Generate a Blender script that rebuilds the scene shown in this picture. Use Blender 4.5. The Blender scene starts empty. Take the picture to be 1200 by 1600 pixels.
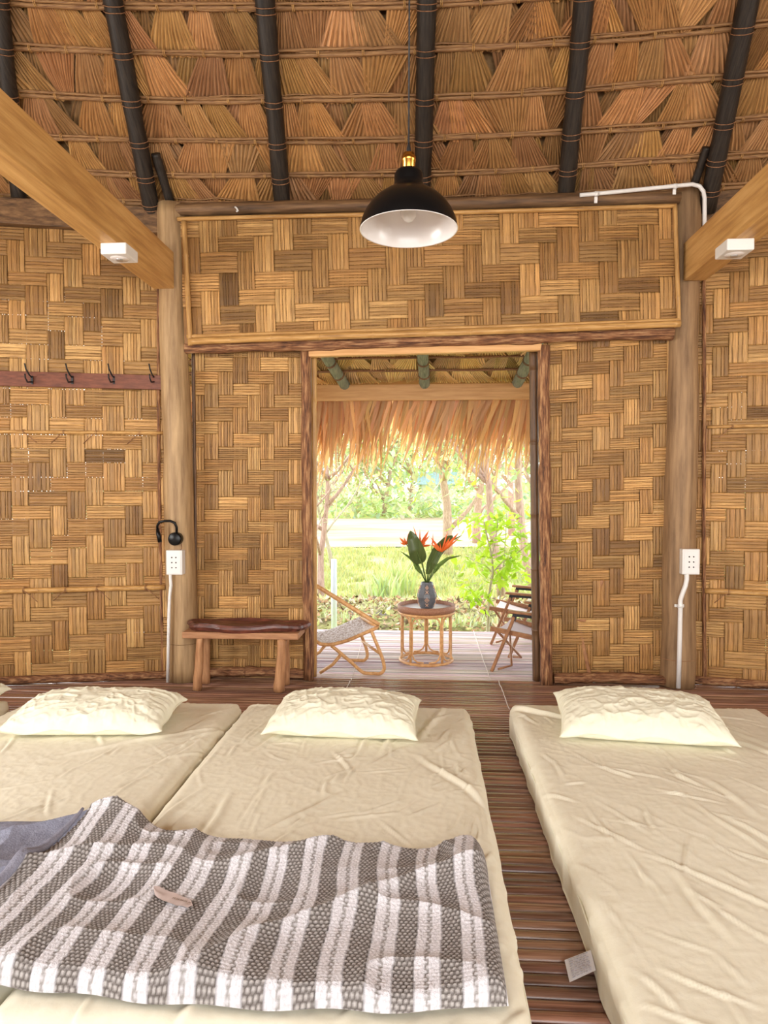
import bpy, math, random
import numpy as np
from mathutils import Vector, Matrix
random.seed(7)
R = random.Random(11)
col = bpy.context.scene.collection
scn = bpy.context.scene

# ------------------------------------------------------------------ camera, world, light
F = 1050.0; YAW = math.radians(3.54); PITCH = math.radians(1.75); CAM = Vector((0, 0, 1.3))
cd = bpy.data.cameras.new('camera'); cam = bpy.data.objects.new('camera', cd); col.objects.link(cam)
cd.sensor_fit = 'HORIZONTAL'; cd.sensor_width = 36; cd.lens = 36 * F / 1200
cam.location = CAM; cam.rotation_euler = (math.pi/2 - PITCH, 0, YAW); cd.clip_start = .02; cd.clip_end = 400
scn.camera = cam
W = bpy.data.worlds.new('world'); scn.world = W; W.use_nodes = True
wn = W.node_tree.nodes; wl = W.node_tree.links
bg = wn['Background']; bg.inputs[1].default_value = 2.9
wg = wn.new('ShaderNodeNewGeometry') if False else wn.new('ShaderNodeTexCoord')
ws = wn.new('ShaderNodeSeparateXYZ'); wl.new(wg.outputs['Generated'], ws.inputs[0])
wr = wn.new('ShaderNodeValToRGB'); wl.new(ws.outputs[2], wr.inputs[0]); wl.new(wr.outputs[0], bg.inputs[0])
wr.color_ramp.elements[0].position = 0.0; wr.color_ramp.elements[0].color = (1.45, 1.45, 1.40, 1)
wr.color_ramp.elements[1].position = .6; wr.color_ramp.elements[1].color = (.72, .80, .95, 1)
def area(name, loc, rot, sx, sy, power, color):
    l = bpy.data.lights.new(name, 'AREA'); l.shape = 'RECTANGLE'; l.size = sx; l.size_y = sy; l.energy = power; l.color = color
    o = bpy.data.objects.new(name, l); col.objects.link(o); o.location = loc; o.rotation_euler = rot
    return o
area('fill_rear', (0.3, -3.15, 2.0), (math.radians(90), 0, 0), 5.2, 2.6, 140, (1, .95, .90))  # added fill lamp behind the camera, brightens the room
area('fill_left', (-4.2, 1.2, 1.7), (math.radians(90), 0, math.radians(-90)), 2.0, 1.2, 115, (1, .97, .93))  # added fill lamp on the unseen left side
area('fill_right', (4.2, 1.0, 1.7), (math.radians(90), 0, math.radians(90)), 2.0, 1.2, 50, (1, .97, .93))  # weaker added fill lamp on the unseen right side
sl = bpy.data.lights.new('sun', 'SUN'); sl.energy = 2.5; sl.angle = math.radians(12); sl.color = (1, .95, .84)
so = bpy.data.objects.new('sun', sl); col.objects.link(so); so.rotation_euler = (math.radians(-28), math.radians(-32), 0)
vs = scn.view_settings; vs.view_transform = 'Standard'; vs.look = 'None'; vs.gamma = 1; vs.use_curve_mapping = False; vs.exposure = 0.3

# ------------------------------------------------------------------ measuring
def ray(x, y):
    v = Vector(((x-600)/F, 1, -(y-800)/F))
    return Matrix.Rotation(YAW, 3, 'Z') @ (Matrix.Rotation(-PITCH, 3, 'X') @ v)
def at(x, y, Y=None, Z=None, X=None):
    r = ray(x, y)
    t = Y/r.y if Y is not None else ((Z-1.3)/r.z if Z is not None else X/r.x)
    return CAM + r*t

# ------------------------------------------------------------------ numpy noise
_rs = np.random.RandomState(5); _L = _rs.rand(256, 256)
def vn(x, y):
    xi = np.floor(x).astype(int); yi = np.floor(y).astype(int); fx = x-xi; fy = y-yi
    fx = fx*fx*(3-2*fx); fy = fy*fy*(3-2*fy)
    a = _L[xi % 256, yi % 256]; b = _L[(xi+1) % 256, yi % 256]; c = _L[xi % 256, (yi+1) % 256]; d = _L[(xi+1) % 256, (yi+1) % 256]
    return (a*(1-fx)+b*fx)*(1-fy)+(c*(1-fx)+d*fx)*fy
def fbm(x, y, o=4):
    s = 0; a = .5
    for k in range(o):
        s = s + a*vn(x*2**k+17*k, y*2**k+9*k); a *= .5
    return s
def ridge(x, y):
    return 1-np.abs(2*vn(x, y)-1)

# ------------------------------------------------------------------ materials
def mat(name, c1, c2, scale=(1, 1, 1), ns=6, detail=5, rough=.6, bump=.3, dist=.003, coord='Object', tint=False, metal=0, c3=None, c3at=.7, spec=.4, trans=0, lo=.3, hi=.7):
    m = bpy.data.materials.new(name); m.use_nodes = True
    nt = m.node_tree; n = nt.nodes; l = nt.links; b = n['Principled BSDF']
    b.inputs['Roughness'].default_value = rough; b.inputs['Metallic'].default_value = metal
    b.inputs['Specular IOR Level'].default_value = spec
    tc = n.new('ShaderNodeTexCoord'); mp = n.new('ShaderNodeMapping'); mp.inputs['Scale'].default_value = scale
    l.new(tc.outputs[coord], mp.inputs[0])
    nz = n.new('ShaderNodeTexNoise'); nz.inputs['Scale'].default_value = ns; nz.inputs['Detail'].default_value = detail; nz.inputs['Roughness'].default_value = .62
    l.new(mp.outputs[0], nz.inputs['Vector'])
    rp = n.new('ShaderNodeValToRGB'); e = rp.color_ramp.elements
    e[0].position = lo; e[0].color = (*c1, 1); e[1].position = hi; e[1].color = (*c2, 1)
    if c3: q = e.new(min(c3at, .99)); q.color = (*c3, 1)
    l.new(nz.outputs[0], rp.inputs[0]); out = rp.outputs[0]
    if tint:
        at_ = n.new('ShaderNodeAttribute'); at_.attribute_name = 'tint'
        mx = n.new('ShaderNodeMix'); mx.data_type = 'RGBA'; mx.blend_type = 'MULTIPLY'; mx.inputs[0].default_value = 1
        l.new(out, mx.inputs[6]); l.new(at_.outputs[0], mx.inputs[7]); out = mx.outputs[2]
    l.new(out, b.inputs['Base Color'])
    if bump:
        bp = n.new('ShaderNodeBump'); bp.inputs['Strength'].default_value = bump; bp.inputs['Distance'].default_value = dist
        l.new(nz.outputs[0], bp.inputs['Height']); l.new(bp.outputs[0], b.inputs['Normal'])
    if trans:
        tr = n.new('ShaderNodeBsdfTranslucent'); l.new(out, tr.inputs[0]); ms = n.new('ShaderNodeMixShader'); ms.inputs[0].default_value = trans
        l.new(b.outputs[0], ms.inputs[1]); l.new(tr.outputs[0], ms.inputs[2]); l.new(ms.outputs[0], n['Material Output'].inputs[0])
    return m
M = {}
M['weave'] = mat('bamboo_weave', (.105, .036, .010), (.66, .37, .125), (1.2, 70, 1), 6, 6, .5, .7, .0015, 'UV', True, lo=.30, hi=.60)
M['weave_red'] = M['weave']
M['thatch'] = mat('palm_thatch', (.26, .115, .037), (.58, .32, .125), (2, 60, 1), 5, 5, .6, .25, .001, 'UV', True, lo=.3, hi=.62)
M['thatch_dull'] = mat('dull_old_thatch', (.16, .085, .035), (.36, .21, .09), (8, 8, 8), 3, 5, .8, .4, .01)
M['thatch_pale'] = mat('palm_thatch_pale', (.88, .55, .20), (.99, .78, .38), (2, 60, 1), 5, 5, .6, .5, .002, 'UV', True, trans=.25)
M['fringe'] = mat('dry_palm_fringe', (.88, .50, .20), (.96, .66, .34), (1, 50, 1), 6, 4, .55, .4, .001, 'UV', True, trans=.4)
M['batten'] = mat('batten_cane', (.14, .06, .025), (.42, .23, .09), (2, 30, 30), 5, 5, .6, .5, .003)
M['rafter'] = mat('smoked_pole', (.010, .007, .005), (.046, .033, .023), (40, 3, 3), 3, 6, .55, .5, .004, lo=.35, hi=.75)
M['pole_green'] = mat('weathered_pole', (.10, .11, .07), (.28, .27, .18), (30, 4, 4), 3, 5, .7, .4, .003)
M['log'] = mat('smooth_log', (.20, .11, .048), (.50, .33, .165), (14, 14, 1.1), 2.2, 8, .55, .25, .004, c3=(.62, .43, .24), c3at=.9, lo=.28, hi=.66)
M['log_red'] = mat('grey_brown_log', (.15, .08, .036), (.42, .26, .13), (14, 14, 1.1), 2.2, 8, .6, .25, .004, lo=.28, hi=.7)
M['bark'] = mat('rough_bark_pole', (.07, .025, .012), (.52, .29, .13), (26, 26, 2.2), 3, 8, .7, .9, .012, c3=(.28, .12, .05), c3at=.52, lo=.36, hi=.64)
M['barkx'] = mat('rough_bark_log', (.07, .025, .012), (.50, .29, .14), (2.2, 26, 26), 3, 8, .7, .9, .012, c3=(.28, .12, .05), c3at=.52, lo=.36, hi=.64)
M['cane'] = mat('yellow_bamboo', (.30, .15, .045), (.66, .40, .15), (2, 30, 30), 3, 6, .4, .2, .002, c3=(.50, .27, .085), c3at=.5)
M['canez'] = mat('yellow_bamboo_upright', (.30, .15, .045), (.64, .37, .13), (30, 30, 2), 3, 6, .4, .2, .002)
M['cane_dark'] = mat('brown_bamboo', (.06, .03, .015), (.19, .095, .04), (30, 30, 2), 3, 6, .45, .3, .002)
M['timber'] = mat('planed_timber', (.40, .20, .065), (.72, .44, .17), (16, 1.0, 16), 2, 8, .5, .1, .002, c3=(.58, .32, .105), c3at=.5)
M['timberx'] = mat('planed_timber_fascia', (.55, .27, .09), (.78, .46, .20), (1.2, 16, 16), 2, 8, .5, .1, .002)
M['darkbeam'] = mat('dark_timber', (.055, .03, .015), (.30, .17, .075), (1.3, 20, 20), 2.2, 8, .6, .3, .004, c3=(.17, .09, .04), c3at=.52)
M['rail'] = mat('red_brown_plank', (.11, .03, .014), (.24, .075, .035), (1.5, 25, 25), 2.5, 6, .45, .1, .002)
M['floor'] = mat('bamboo_floor_slats', (.13, .058, .036), (.46, .26, .175), (1.0, 30, 30), 3, 6, .25, .3, .002, 'Object', True, spec=.6)
M['floor_porch'] = mat('skylit_porch_slats', (.46, .36, .34), (.84, .74, .74), (1.0, 30, 30), 3, 6, .35, .3, .002, 'Object', True, spec=.5)  # floor slats made paler, skylight on the deck put into the colour
M['white'] = mat('white_plastic', (.78, .76, .73), (.82, .80, .77), rough=.4, bump=0)
M['black'] = mat('black_enamel', (.003, .003, .0035), (.005, .005, .0055), rough=.32, bump=0, spec=.25)
M['blackm'] = mat('black_matt_metal', (.012, .012, .013), (.02, .02, .022), rough=.5, bump=0)
M['enamel'] = mat('white_enamel', (.84, .80, .78), (.88, .84, .82), rough=.22, bump=0, spec=.6)
M['brass'] = mat('brass', (.62, .30, .05), (.78, .42, .09), rough=.25, bump=0, metal=1)
M['steel'] = mat('steel', (.55, .55, .56), (.66, .66, .66), rough=.35, bump=0, metal=.8)
M['glass'] = mat('bulb_glass', (.85, .84, .82), (.92, .9, .88), rough=.1, bump=0)
M['sheet'] = mat('pale_yellow_sheet', (.81, .765, .60), (.86, .82, .67), (1, 1, 1), 26, 8, .8, .5, .003, spec=.2)
M['pillow'] = mat('pale_yellow_pillowcase', (.82, .80, .62), (.87, .85, .69), (1, 1, 1), 14, 6, .75, .55, .006, spec=.2)
M['blanket'] = mat('plush_blanket', (.85, .85, .85), (1, 1, 1), (1, 1, 1), 160, 3, .95, .8, .004, tint=True, spec=.1)
M['slab'] = mat('live_edge_slab', (.045, .012, .008), (.20, .06, .035), (3, 14, 14), 3, 7, .3, .6, .006, c3=(.10, .03, .02), c3at=.5, spec=.6)
M['benchw'] = mat('bench_wood', (.26, .11, .05), (.52, .27, .13), (2, 16, 16), 3, 7, .5, .2, .003)
M['benchleg'] = mat('bench_leg_wood', (.30, .13, .055), (.60, .32, .15), (16, 16, 2), 3, 7, .5, .3, .004)
M['rattan'] = mat('rattan_cane', (.50, .24, .08), (.78, .46, .20), (12, 12, 12), 3, 5, .4, .2, .002)
M['rattan_dk'] = mat('dark_rattan', (.22, .09, .045), (.42, .20, .11), (40, 40, 60), 3, 4, .5, .7, .004)
M['woven'] = mat('woven_cord_seat', (.42, .32, .25), (.86, .82, .80), (1, 1, 1), 75, 3, .7, .9, .006, lo=.42, hi=.56)
M['traytop'] = mat('lavender_tray', (.62, .56, .56), (.74, .69, .70), (30, 30, 1), 5, 4, .35, .1, .001)
M['canvas'] = mat('pale_canvas', (.66, .58, .58), (.76, .68, .68), (60, 60, 60), 6, 3, .85, .2, .001)
M['chairwood'] = mat('oiled_chair_wood', (.24, .10, .045), (.44, .22, .10), (14, 14, 14), 2, 6, .4, .1, .001)
M['vase'] = mat('slate_vase', (.07, .072, .078), (.13, .13, .14), (4, 4, 4), 5, 4, .35, .1, .001)
M['motif'] = mat('tan_painted_motif', (.80, .46, .30), (.86, .55, .38), rough=.6, bump=0)
M['leaf_dk'] = mat('dark_glossy_leaf', (.05, .075, .02), (.10, .13, .035), (30, 3, 3), 3, 4, .35, .2, .002, trans=.15)
M['leaf_mid'] = mat('green_blade', (.10, .17, .035), (.20, .28, .07), (3, 3, 30), 3, 4, .45, .2, .002, trans=.3)
M['orange'] = mat('orange_petal', (.85, .14, .02), (.95, .26, .05), (3, 3, 3), 5, 3, .45, 0, trans=.3)
M['lash'] = mat('bark_lashing', (.16, .07, .03), (.38, .19, .09), (20, 20, 20), 5, 3, .7, .2, .002)
M['cord'] = mat('pale_cord', (.62, .55, .50), (.74, .68, .62), rough=.8, bump=0)
M['tag'] = mat('washing_tag', (.80, .80, .86), (.86, .86, .9), rough=.7, bump=0)
M['ink'] = mat('grey_print', (.35, .35, .42), (.42, .42, .5), rough=.8, bump=0)
M['tagpink'] = mat('brown_pink_label', (.56, .45, .42), (.64, .53, .50), rough=.6, bump=0)
M['grass'] = mat('pale_grass', (.34, .40, .10), (.60, .66, .26), (1, 1, 1), .9, 8, .9, .6, .05, c3=(.70, .62, .38), c3at=.78, lo=.35, hi=.62)
M['sand'] = mat('sandy_path', (.40, .27, .15), (.66, .52, .38), (.5, 1.5, 1), .6, 6, .9, .3, .03)
M['litter'] = mat('leaf_litter_bank', (.12, .07, .03), (.46, .33, .19), (1, 1, 1), 7, 8, .9, 1, .06, c3=(.30, .30, .09), c3at=.52, lo=.36, hi=.66)
M['blade'] = mat('grass_blade', (.40, .44, .16), (.60, .62, .30), (2, 2, 2), 2, 3, .7, 0, tint=True, trans=.4)
M['dryleaf'] = mat('dry_leaf', (.75, .75, .75), (1, 1, 1), (3, 3, 3), 4, 3, .8, 0, tint=True)
M['leaf_y'] = mat('bright_yellow_green_leaf', (.36, .54, .03), (.58, .74, .08), (2, 2, 2), 2, 3, .5, 0, tint=True, trans=.5)  # yellow-green leaves of the sapling
M['leaf_p'] = mat('pale_leaf', (.50, .60, .26), (.74, .78, .46), (1, 1, 1), 1, 3, .7, 0, tint=True, trans=.5)
M['trunk'] = mat('pale_brown_trunk', (.34, .21, .16), (.62, .44, .36), (12, 12, 3), 3, 6, .8, .6, .02)
M['twig'] = mat('grey_twig', (.36, .30, .22), (.56, .46, .38), (12, 12, 3), 3, 4, .8, .3, .01)
M['greypost'] = mat('painted_grey_post', (.60, .66, .70), (.70, .75, .78), rough=.5, bump=0)
M['stone'] = mat('dark_stones', (.08, .07, .05), (.36, .30, .24), (3, 3, 3), 4, 5, .9, .6, .03)
M['soil'] = mat('shadowed_soil', (.10, .07, .05), (.2, .15, .1), (1, 1, 1), 4, 5, 1, .5, .03)
M['blue_roof'] = mat('blue_grey_roof', (.30, .42, .52), (.42, .54, .62), (4, 1, 1), 4, 3, .6, .1, .02)
M['plaster'] = mat('pale_plaster', (.72, .70, .66), (.8, .78, .74), rough=.9, bump=0)
M['scrap'] = mat('white_scrap', (.8, .78, .74), (.86, .84, .8), rough=.8, bump=0)

# ------------------------------------------------------------------ object helpers
def tag(o, label=None, cat=None, group=None, kind=None):
    if label: o['label'] = label
    if cat: o['category'] = cat
    if group: o['group'] = group
    if kind: o['kind'] = kind
    return o
def empty(name, loc=(0, 0, 0), label=None, cat=None, group=None, kind=None, rz=0):
    o = bpy.data.objects.new(name, None); col.objects.link(o); o.location = loc; o.rotation_euler = (0, 0, rz); o.empty_display_size = .05
    return tag(o, label, cat, group, kind)
class MB:
    def __init__(s): s.v = []; s.f = []; s.uv = {}; s.t = []; s.sm = []; s.tc = (1, 1, 1)
    def add(s, vs_, fs, smooth=True, uvs=None):
        b = len(s.v); s.v += [tuple(p) for p in vs_]; s.t += [s.tc]*len(vs_)
        if uvs is not None:
            for i, q in enumerate(uvs): s.uv[b+i] = q
        for f in fs: s.f.append(tuple(b+i for i in f)); s.sm.append(smooth)
    def box(s, lo, hi):
        x0, y0, z0 = lo; x1, y1, z1 = hi
        s.add([(x0,y0,z0),(x1,y0,z0),(x1,y1,z0),(x0,y1,z0),(x0,y0,z1),(x1,y0,z1),(x1,y1,z1),(x0,y1,z1)],
              [(0,3,2,1),(4,5,6,7),(0,1,5,4),(1,2,6,5),(2,3,7,6),(3,0,4,7)], False)
    def bar(s, a, b, w, h, up=(0, 0, 1)):
        a = Vector(a); b = Vector(b); d = (b-a).normalized(); u = Vector(up); sx = d.cross(u).normalized(); u = sx.cross(d).normalized()
        P = []
        for p in (a, b):
            for (i, j) in ((-1,-1),(1,-1),(1,1),(-1,1)): P.append(p + sx*(i*w/2) + u*(j*h/2))
        s.add(P, [(0,1,2,3),(7,6,5,4),(0,4,5,1),(1,5,6,2),(2,6,7,3),(3,7,4,0)], False)
    def tube(s, pts, r, seg=10, cap=True, closed=False, wob=0, flat=1.0, rr=R):
        pts = [Vector(p) for p in pts]; n = len(pts); rs = r if isinstance(r, (list, tuple)) else [r]*n
        V = []; up = None; ph = rr.random()*9
        for i, p in enumerate(pts):
            if closed: d = pts[(i+1) % n]-pts[i-1]
            else: d = pts[min(i+1, n-1)]-pts[max(i-1, 0)]
            d.normalize()
            if up is None:
                up = Vector((0, 0, 1)) if abs(d.z) < .9 else Vector((0, 1, 0))
            a = d.cross(up).normalized(); up = a.cross(d).normalized()
            for k in range(seg):
                th = 2*math.pi*k/seg
                q = rs[i]*(1+wob*(math.sin(3*th+ph+i*.7)+math.sin(2*th-i*.45+ph*2)+.7*math.sin(5*th+i*1.3)))
                V.append(p + a*math.cos(th)*q*flat + up*math.sin(th)*q)
        Fs = []
        for i in range(n if closed else n-1):
            for k in range(seg):
                a_ = i*seg+k; b_ = i*seg+(k+1) % seg; c_ = ((i+1) % n)*seg+(k+1) % seg; d_ = ((i+1) % n)*seg+k
                Fs.append((a_, b_, c_, d_))
        if cap and not closed: Fs += [tuple(range(seg))[::-1], tuple((n-1)*seg+k for k in range(seg))]
        s.add(V, Fs, True)
    def lathe(s, prof, c=(0, 0, 0), seg=48):
        V = []
        for (r, z) in prof:
            for k in range(seg):
                t = 2*math.pi*k/seg; V.append((c[0]+r*math.cos(t), c[1]+r*math.sin(t), c[2]+z))
        Fs = [(i*seg+k, i*seg+(k+1) % seg, (i+1)*seg+(k+1) % seg, (i+1)*seg+k) for i in range(len(prof)-1) for k in range(seg)]
        s.add(V, Fs, True)
    def build(s, name, m, parent=None, bevel=0, **kw):
        return link_mesh(name, s.v, s.f, m, parent, s.sm, s.uv, s.t, bevel, **kw)
def link_mesh(name, v, f, m, parent=None, sm=True, uv=None, t=None, bevel=0, label=None, cat=None, group=None, kind=None, origin=None):
    me = bpy.data.meshes.new(name)
    if origin is not None: v = [(p[0]-origin[0], p[1]-origin[1], p[2]-origin[2]) for p in v]
    me.from_pydata([tuple(p) for p in v] if not isinstance(v, np.ndarray) else v.tolist(), [], f if isinstance(f, list) else f.tolist())
    n = len(me.polygons); me.polygons.foreach_set('use_smooth', [bool(sm)]*n if isinstance(sm, bool) else sm)
    if uv:
        U = me.uv_layers.new(name='UVMap'); li = np.empty(len(me.loops), int); me.loops.foreach_get('vertex_index', li)
        A = np.zeros((len(me.vertices), 2))
        for i, q in uv.items(): A[i] = q
        U.data.foreach_set('uv', A[li].ravel())
    if t is not None:
        T = np.ones((len(me.vertices), 4)); T[:, :3] = np.array(t)
        at_ = me.color_attributes.new('tint', 'FLOAT_COLOR', 'POINT'); at_.data.foreach_set('color', T.ravel())
    me.materials.append(m); o = bpy.data.objects.new(name, me); col.objects.link(o)
    if origin is not None: o.location = origin
    if parent: 
        o.parent = parent
        if parent.type == 'EMPTY' or True: o.matrix_parent_inverse = world_inv(parent)
    if bevel:
        b = o.modifiers.new('bevel', 'BEVEL'); b.width = bevel; b.segments = 2; b.limit_method = 'ANGLE'
    return tag(o, label, cat, group, kind)
def world_inv(p):
    mtx = Matrix.Identity(4); q = p
    def loc(o): return Matrix.Translation(o.location) @ o.rotation_euler.to_matrix().to_4x4() @ Matrix.Diagonal((*o.scale, 1))
    m_ = loc(q)
    while q.parent:
        m_ = loc(q.parent) @ q.parent_m_dummy @ m_ if False else q.matrix_parent_inverse @ m_; m_ = loc(q.parent) @ m_; q = q.parent
    return m_.inverted()
def copy_tree(o, parent=None):
    c = o.copy(); col.objects.link(c)
    if parent: c.parent = parent
    for ch in [x for x in bpy.data.objects if x.parent == o]: copy_tree(ch, c)
    return c
def line(a, b, n, jig=0, rr=R):
    a = Vector(a); b = Vector(b)
    return [a.lerp(b, i/(n-1)) + Vector((rr.uniform(-jig, jig), rr.uniform(-jig, jig), rr.uniform(-jig, jig))) for i in range(n)]
def cane_tube(mb, a, b, r, seg=10, node=.3, jig=.002, rr=R):
    """bamboo pole with swollen nodes"""
    a = Vector(a); b = Vector(b); L = (b-a).length; n = max(2, int(L/.05)); pts = []; rs = []
    nodes = []; x = rr.uniform(.03, node)
    while x < L: nodes.append(x); x += node*rr.uniform(.8, 1.2)
    st = sorted([i*L/n for i in range(n+1)] + [q+dq for q in nodes for dq in (-.006, 0, .006) if 0 < q+dq < L])
    ph = rr.random()*6
    for x in st:
        p = a.lerp(b, x/L); p = p + Vector((0, 0, 1)).cross(b-a).normalized()*0 + Vector((math.sin(x*2.1+ph), math.sin(x*1.7+ph), math.sin(x*1.9+ph*2)))*jig
        k = min([abs(x-q) for q in nodes] or [1]); pts.append(p); rs.append(r*(1.13 if k < .003 else 1))
    mb.tube(pts, rs, seg)

# ------------------------------------------------------------------ woven panels
def weave(name, P00, P10, P11, P01, cell=(.118, .098), ns=5, a=.0050, seed=1, gap=.0024, bgap=.0036, parent=None, warm=1.0, phase=0, holes=False, **kw):
    P00, P10, P11, P01 = [np.array(p) for p in (P00, P10, P11, P01)]
    Wd = (np.linalg.norm(P10-P00)+np.linalg.norm(P11-P01))/2; Ht = (np.linalg.norm(P01-P00)+np.linalg.norm(P11-P10))/2
    nrm = np.cross(P10-P00, P01-P00); nrm /= np.linalg.norm(nrm)
    if nrm[1] > 0: nrm = -nrm
    nx = max(2, round(Wd/cell[0])); ny = max(2, round(Ht/cell[1])); rr = random.Random(seed)
    cx = Wd/nx; cy = Ht/ny
    V = []; Fa = []; UV = {}; T = []
    def pt(u, v, z):
        u = min(max(u/Wd, 0), 1); v = min(max(v/Ht, 0), 1)
        return (P00*(1-u)*(1-v)+P10*u*(1-v)+P11*u*v+P01*(1-u)*v + nrm*z)
    xs = [i*cx + (rr.uniform(-.10, .10)*cx if 0 < i < nx else 0) for i in range(nx+1)]
    ys = [i*cy + (rr.uniform(-.10, .10)*cy if 0 < i < ny else 0) for i in range(ny+1)]
    def over_v(i, j): return (i-j+phase) % 4 in (0, 1)   # upright strand shows
    for dirn in (0, 1):
        nb, nc = (nx, ny) if dirn == 0 else (ny, nx)
        bs, cs = (xs, ys) if dirn == 0 else (ys, xs)
        for b in range(nb):
            bt = rr.uniform(.78, 1.12); w = bs[b+1]-bs[b]; k = rr.choice([ns-1, ns, ns, ns+1])
            cuts = [0]+sorted((q+1+rr.uniform(-.25, .25))/k for q in range(k-1))+[1]
            ft = {}
            for c in range(-1, nc+1):
                up = over_v(b, c) if dirn == 0 else not over_v(c, b)
                ft[c] = up
            fl = []; cur = None
            for c in range(nc):
                if cur is None or ft[c] != ft[c-1]: cur = [rr.uniform(.70, 1.18)*(1 if rr.random() > .09 else .62), rr.uniform(-.05, .05)]
                fl.append(cur)
            for q in range(k):
                st = rr.uniform(.74, 1.12); hue = rr.uniform(-.04, .04); uo = rr.uniform(0, 50); lv = rr.uniform(-.0006, .0006)
                g0 = bgap if q == 0 else gap*rr.uniform(.3, 1.8); g1 = bgap if q == k-1 else gap*rr.uniform(.3, 1.8)
                e0 = bs[b]+cuts[q]*w+g0/2; e1 = bs[b]+cuts[q+1]*w-g1/2
                base = len(V); m_ = 0
                for c in range(nc):
                    sgn = 1 if ft[c] else -1; L = cs[c+1]-cs[c]
                    mid = a*1.5*sgn if (c+1 <= nc and (ft[c] == ft.get(c+1) or ft[c] == ft.get(c-1))) else a*sgn
                    for (fr, zz) in ((.06, a*.9*sgn if ft[c] != ft.get(c-1) else a*1.5*sgn), (.5, mid+a*.1), (.94, a*.9*sgn if ft[c] != ft.get(c+1) else a*1.5*sgn)):
                        l_ = cs[c]+fr*L if not ((c == 0 and fr < .1) or (c == nc-1 and fr > .9)) else (cs[0] if c == 0 and fr < .1 else cs[-1])
                        tt = bt*st*fl[c][0]; h_ = hue+fl[c][1]; tc = (tt*warm, tt**1.12*(1+h_), tt**1.3*(1+2*h_))
                        for e_, dz in ((e0, -.0022), (e0*.8+e1*.2, 0), (e0*.2+e1*.8, 0), (e1, -.0022)):
                            V.append(pt(e_, l_, zz+lv+dz) if dirn == 0 else pt(l_, e_, zz+lv+dz)); T.append(tc); UV[len(V)-1] = (l_+uo, e_*1.0+uo)
                        m_ += 1
                for i in range(m_-1):
                    for k_ in range(3): p = base+4*i+k_; Fa.append((p, p+1, p+5, p+4))
    if holes:   # second layer of strips behind: light only gets through at some strand crossings
        for i in range(nx):
            for j in range(ny):
                g = [rr.choice([-.002, -.002, .0008, .0016, .0024])*rr.uniform(.5, 1.2) for _ in range(4)]; b = len(V)
                for (u, v) in ((xs[i]+g[0], ys[j]+g[1]), (xs[i+1]-g[2], ys[j]+g[1]), (xs[i+1]-g[2], ys[j+1]-g[3]), (xs[i]+g[0], ys[j+1]-g[3])):
                    V.append(pt(u, v, -.012)); T.append((.6, .6, .6)); UV[len(V)-1] = (u, v)
                Fa.append((b, b+1, b+2, b+3))
    return link_mesh(name, V, Fa, M['weave'], parent, False, UV, T, **kw)

# ================================================================== SETTING
# ---- floor
def slat_floor(name, x0, x1, y0, y1, seed, wid=.043, m='floor', **kw):
    rr = random.Random(seed); mb = MB(); y = y0
    while y < y1:
        w = wid*rr.uniform(.82, 1.15); g = rr.uniform(.003, .006); h = rr.uniform(-.002, .002)-.0
        tv = rr.uniform(.62, 1.2); mb.tc = (tv, tv*rr.uniform(.92, 1.05), tv*rr.uniform(.9, 1.08))
        n = 14; V = []; ph = rr.random()*6
        for i in range(n+1):
            x = x0+(x1-x0)*i/n; yo = .0018*math.sin(x*2.3+ph); zo = .0018*math.sin(x*1.9+ph*2)+h
            for (fy, fz) in ((0, -.016), (.06, -.004), (.28, 0), (.72, 0), (.94, -.004), (1, -.016)):
                V.append((x, y+yo+fy*(w-g), zo+fz-.002))
        mb.add(V, [(i*6+k, (i+1)*6+k, (i+1)*6+k+1, i*6+k+1) for i in range(n) for k in range(5)], True)
        y += w
    return mb.build(name, M[m], kind='structure', **kw)
slat_floor('floor', -4.4, 4.4, -3.4, 4.61, 3)
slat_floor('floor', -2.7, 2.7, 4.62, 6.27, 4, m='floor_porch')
mb = MB(); mb.box((-2.7, 6.16, -.16), (2.7, 6.24, -.022)); mb.box((-2.7, 5.3, -.16), (2.7, 5.38, -.022)); mb.build('floor', M['darkbeam'], kind='structure')
# thin cords tying the slats, running away from the camera
for i, (pa, pb) in enumerate([((740, 986), (766, 1062)), ((779, 1064), (796, 1108)), ((568, 990), (549, 1063)), ((547, 1065), (538, 1080))]):
    A = at(*pa, Z=0.003); B = at(*pb, Z=0.003); mb = MB(); mb.tube(line(A, B, 12, .002), .0028, 5)
    mb.build('floor_cord', M['cord'], label=['pale cord tying the porch slats, right of the rattan table', 'pale cord end tying the floor slats beyond the gap between beds', 'pale cord tying the porch slats beside the rattan lounge chair', 'short pale cord end on the slats behind the middle pillow'][i], cat='cord')

# ---- walls
wall_L = [(-1.70, 4.58), (-2.836, 4.33), (-4.3, 4.0)]
wall_R = [(1.76, 4.66), (2.242, 4.57), (4.3, 4.15)]
def wy(side, x):
    return 4.58+(x+1.70)*.2156 if side < 0 else 4.66-(x-1.76)*.2
wl_ = weave('wall_left', (-4.3, wy(-1, -4.3), .03), (-1.72, wy(-1, -1.72), .03), (-1.72, wy(-1, -1.72), 3.16), (-4.3, wy(-1, -4.3), 3.16), seed=21, gap=.0022, bgap=.0046, holes=True, kind='structure')
wr_ = weave('wall_right', (1.78, wy(1, 1.78), .03), (4.3, wy(1, 4.3), .03), (4.3, wy(1, 4.3), 3.22), (1.78, wy(1, 1.78), 3.22), seed=22, gap=.0022, bgap=.0046, holes=True, phase=1, kind='structure')
wb = empty('wall_back', (0, 4.6, 0), kind='structure')
YP = 4.61
def corners(pts, Y): return [at(x, y, Y=Y) for x, y in pts]
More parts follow.
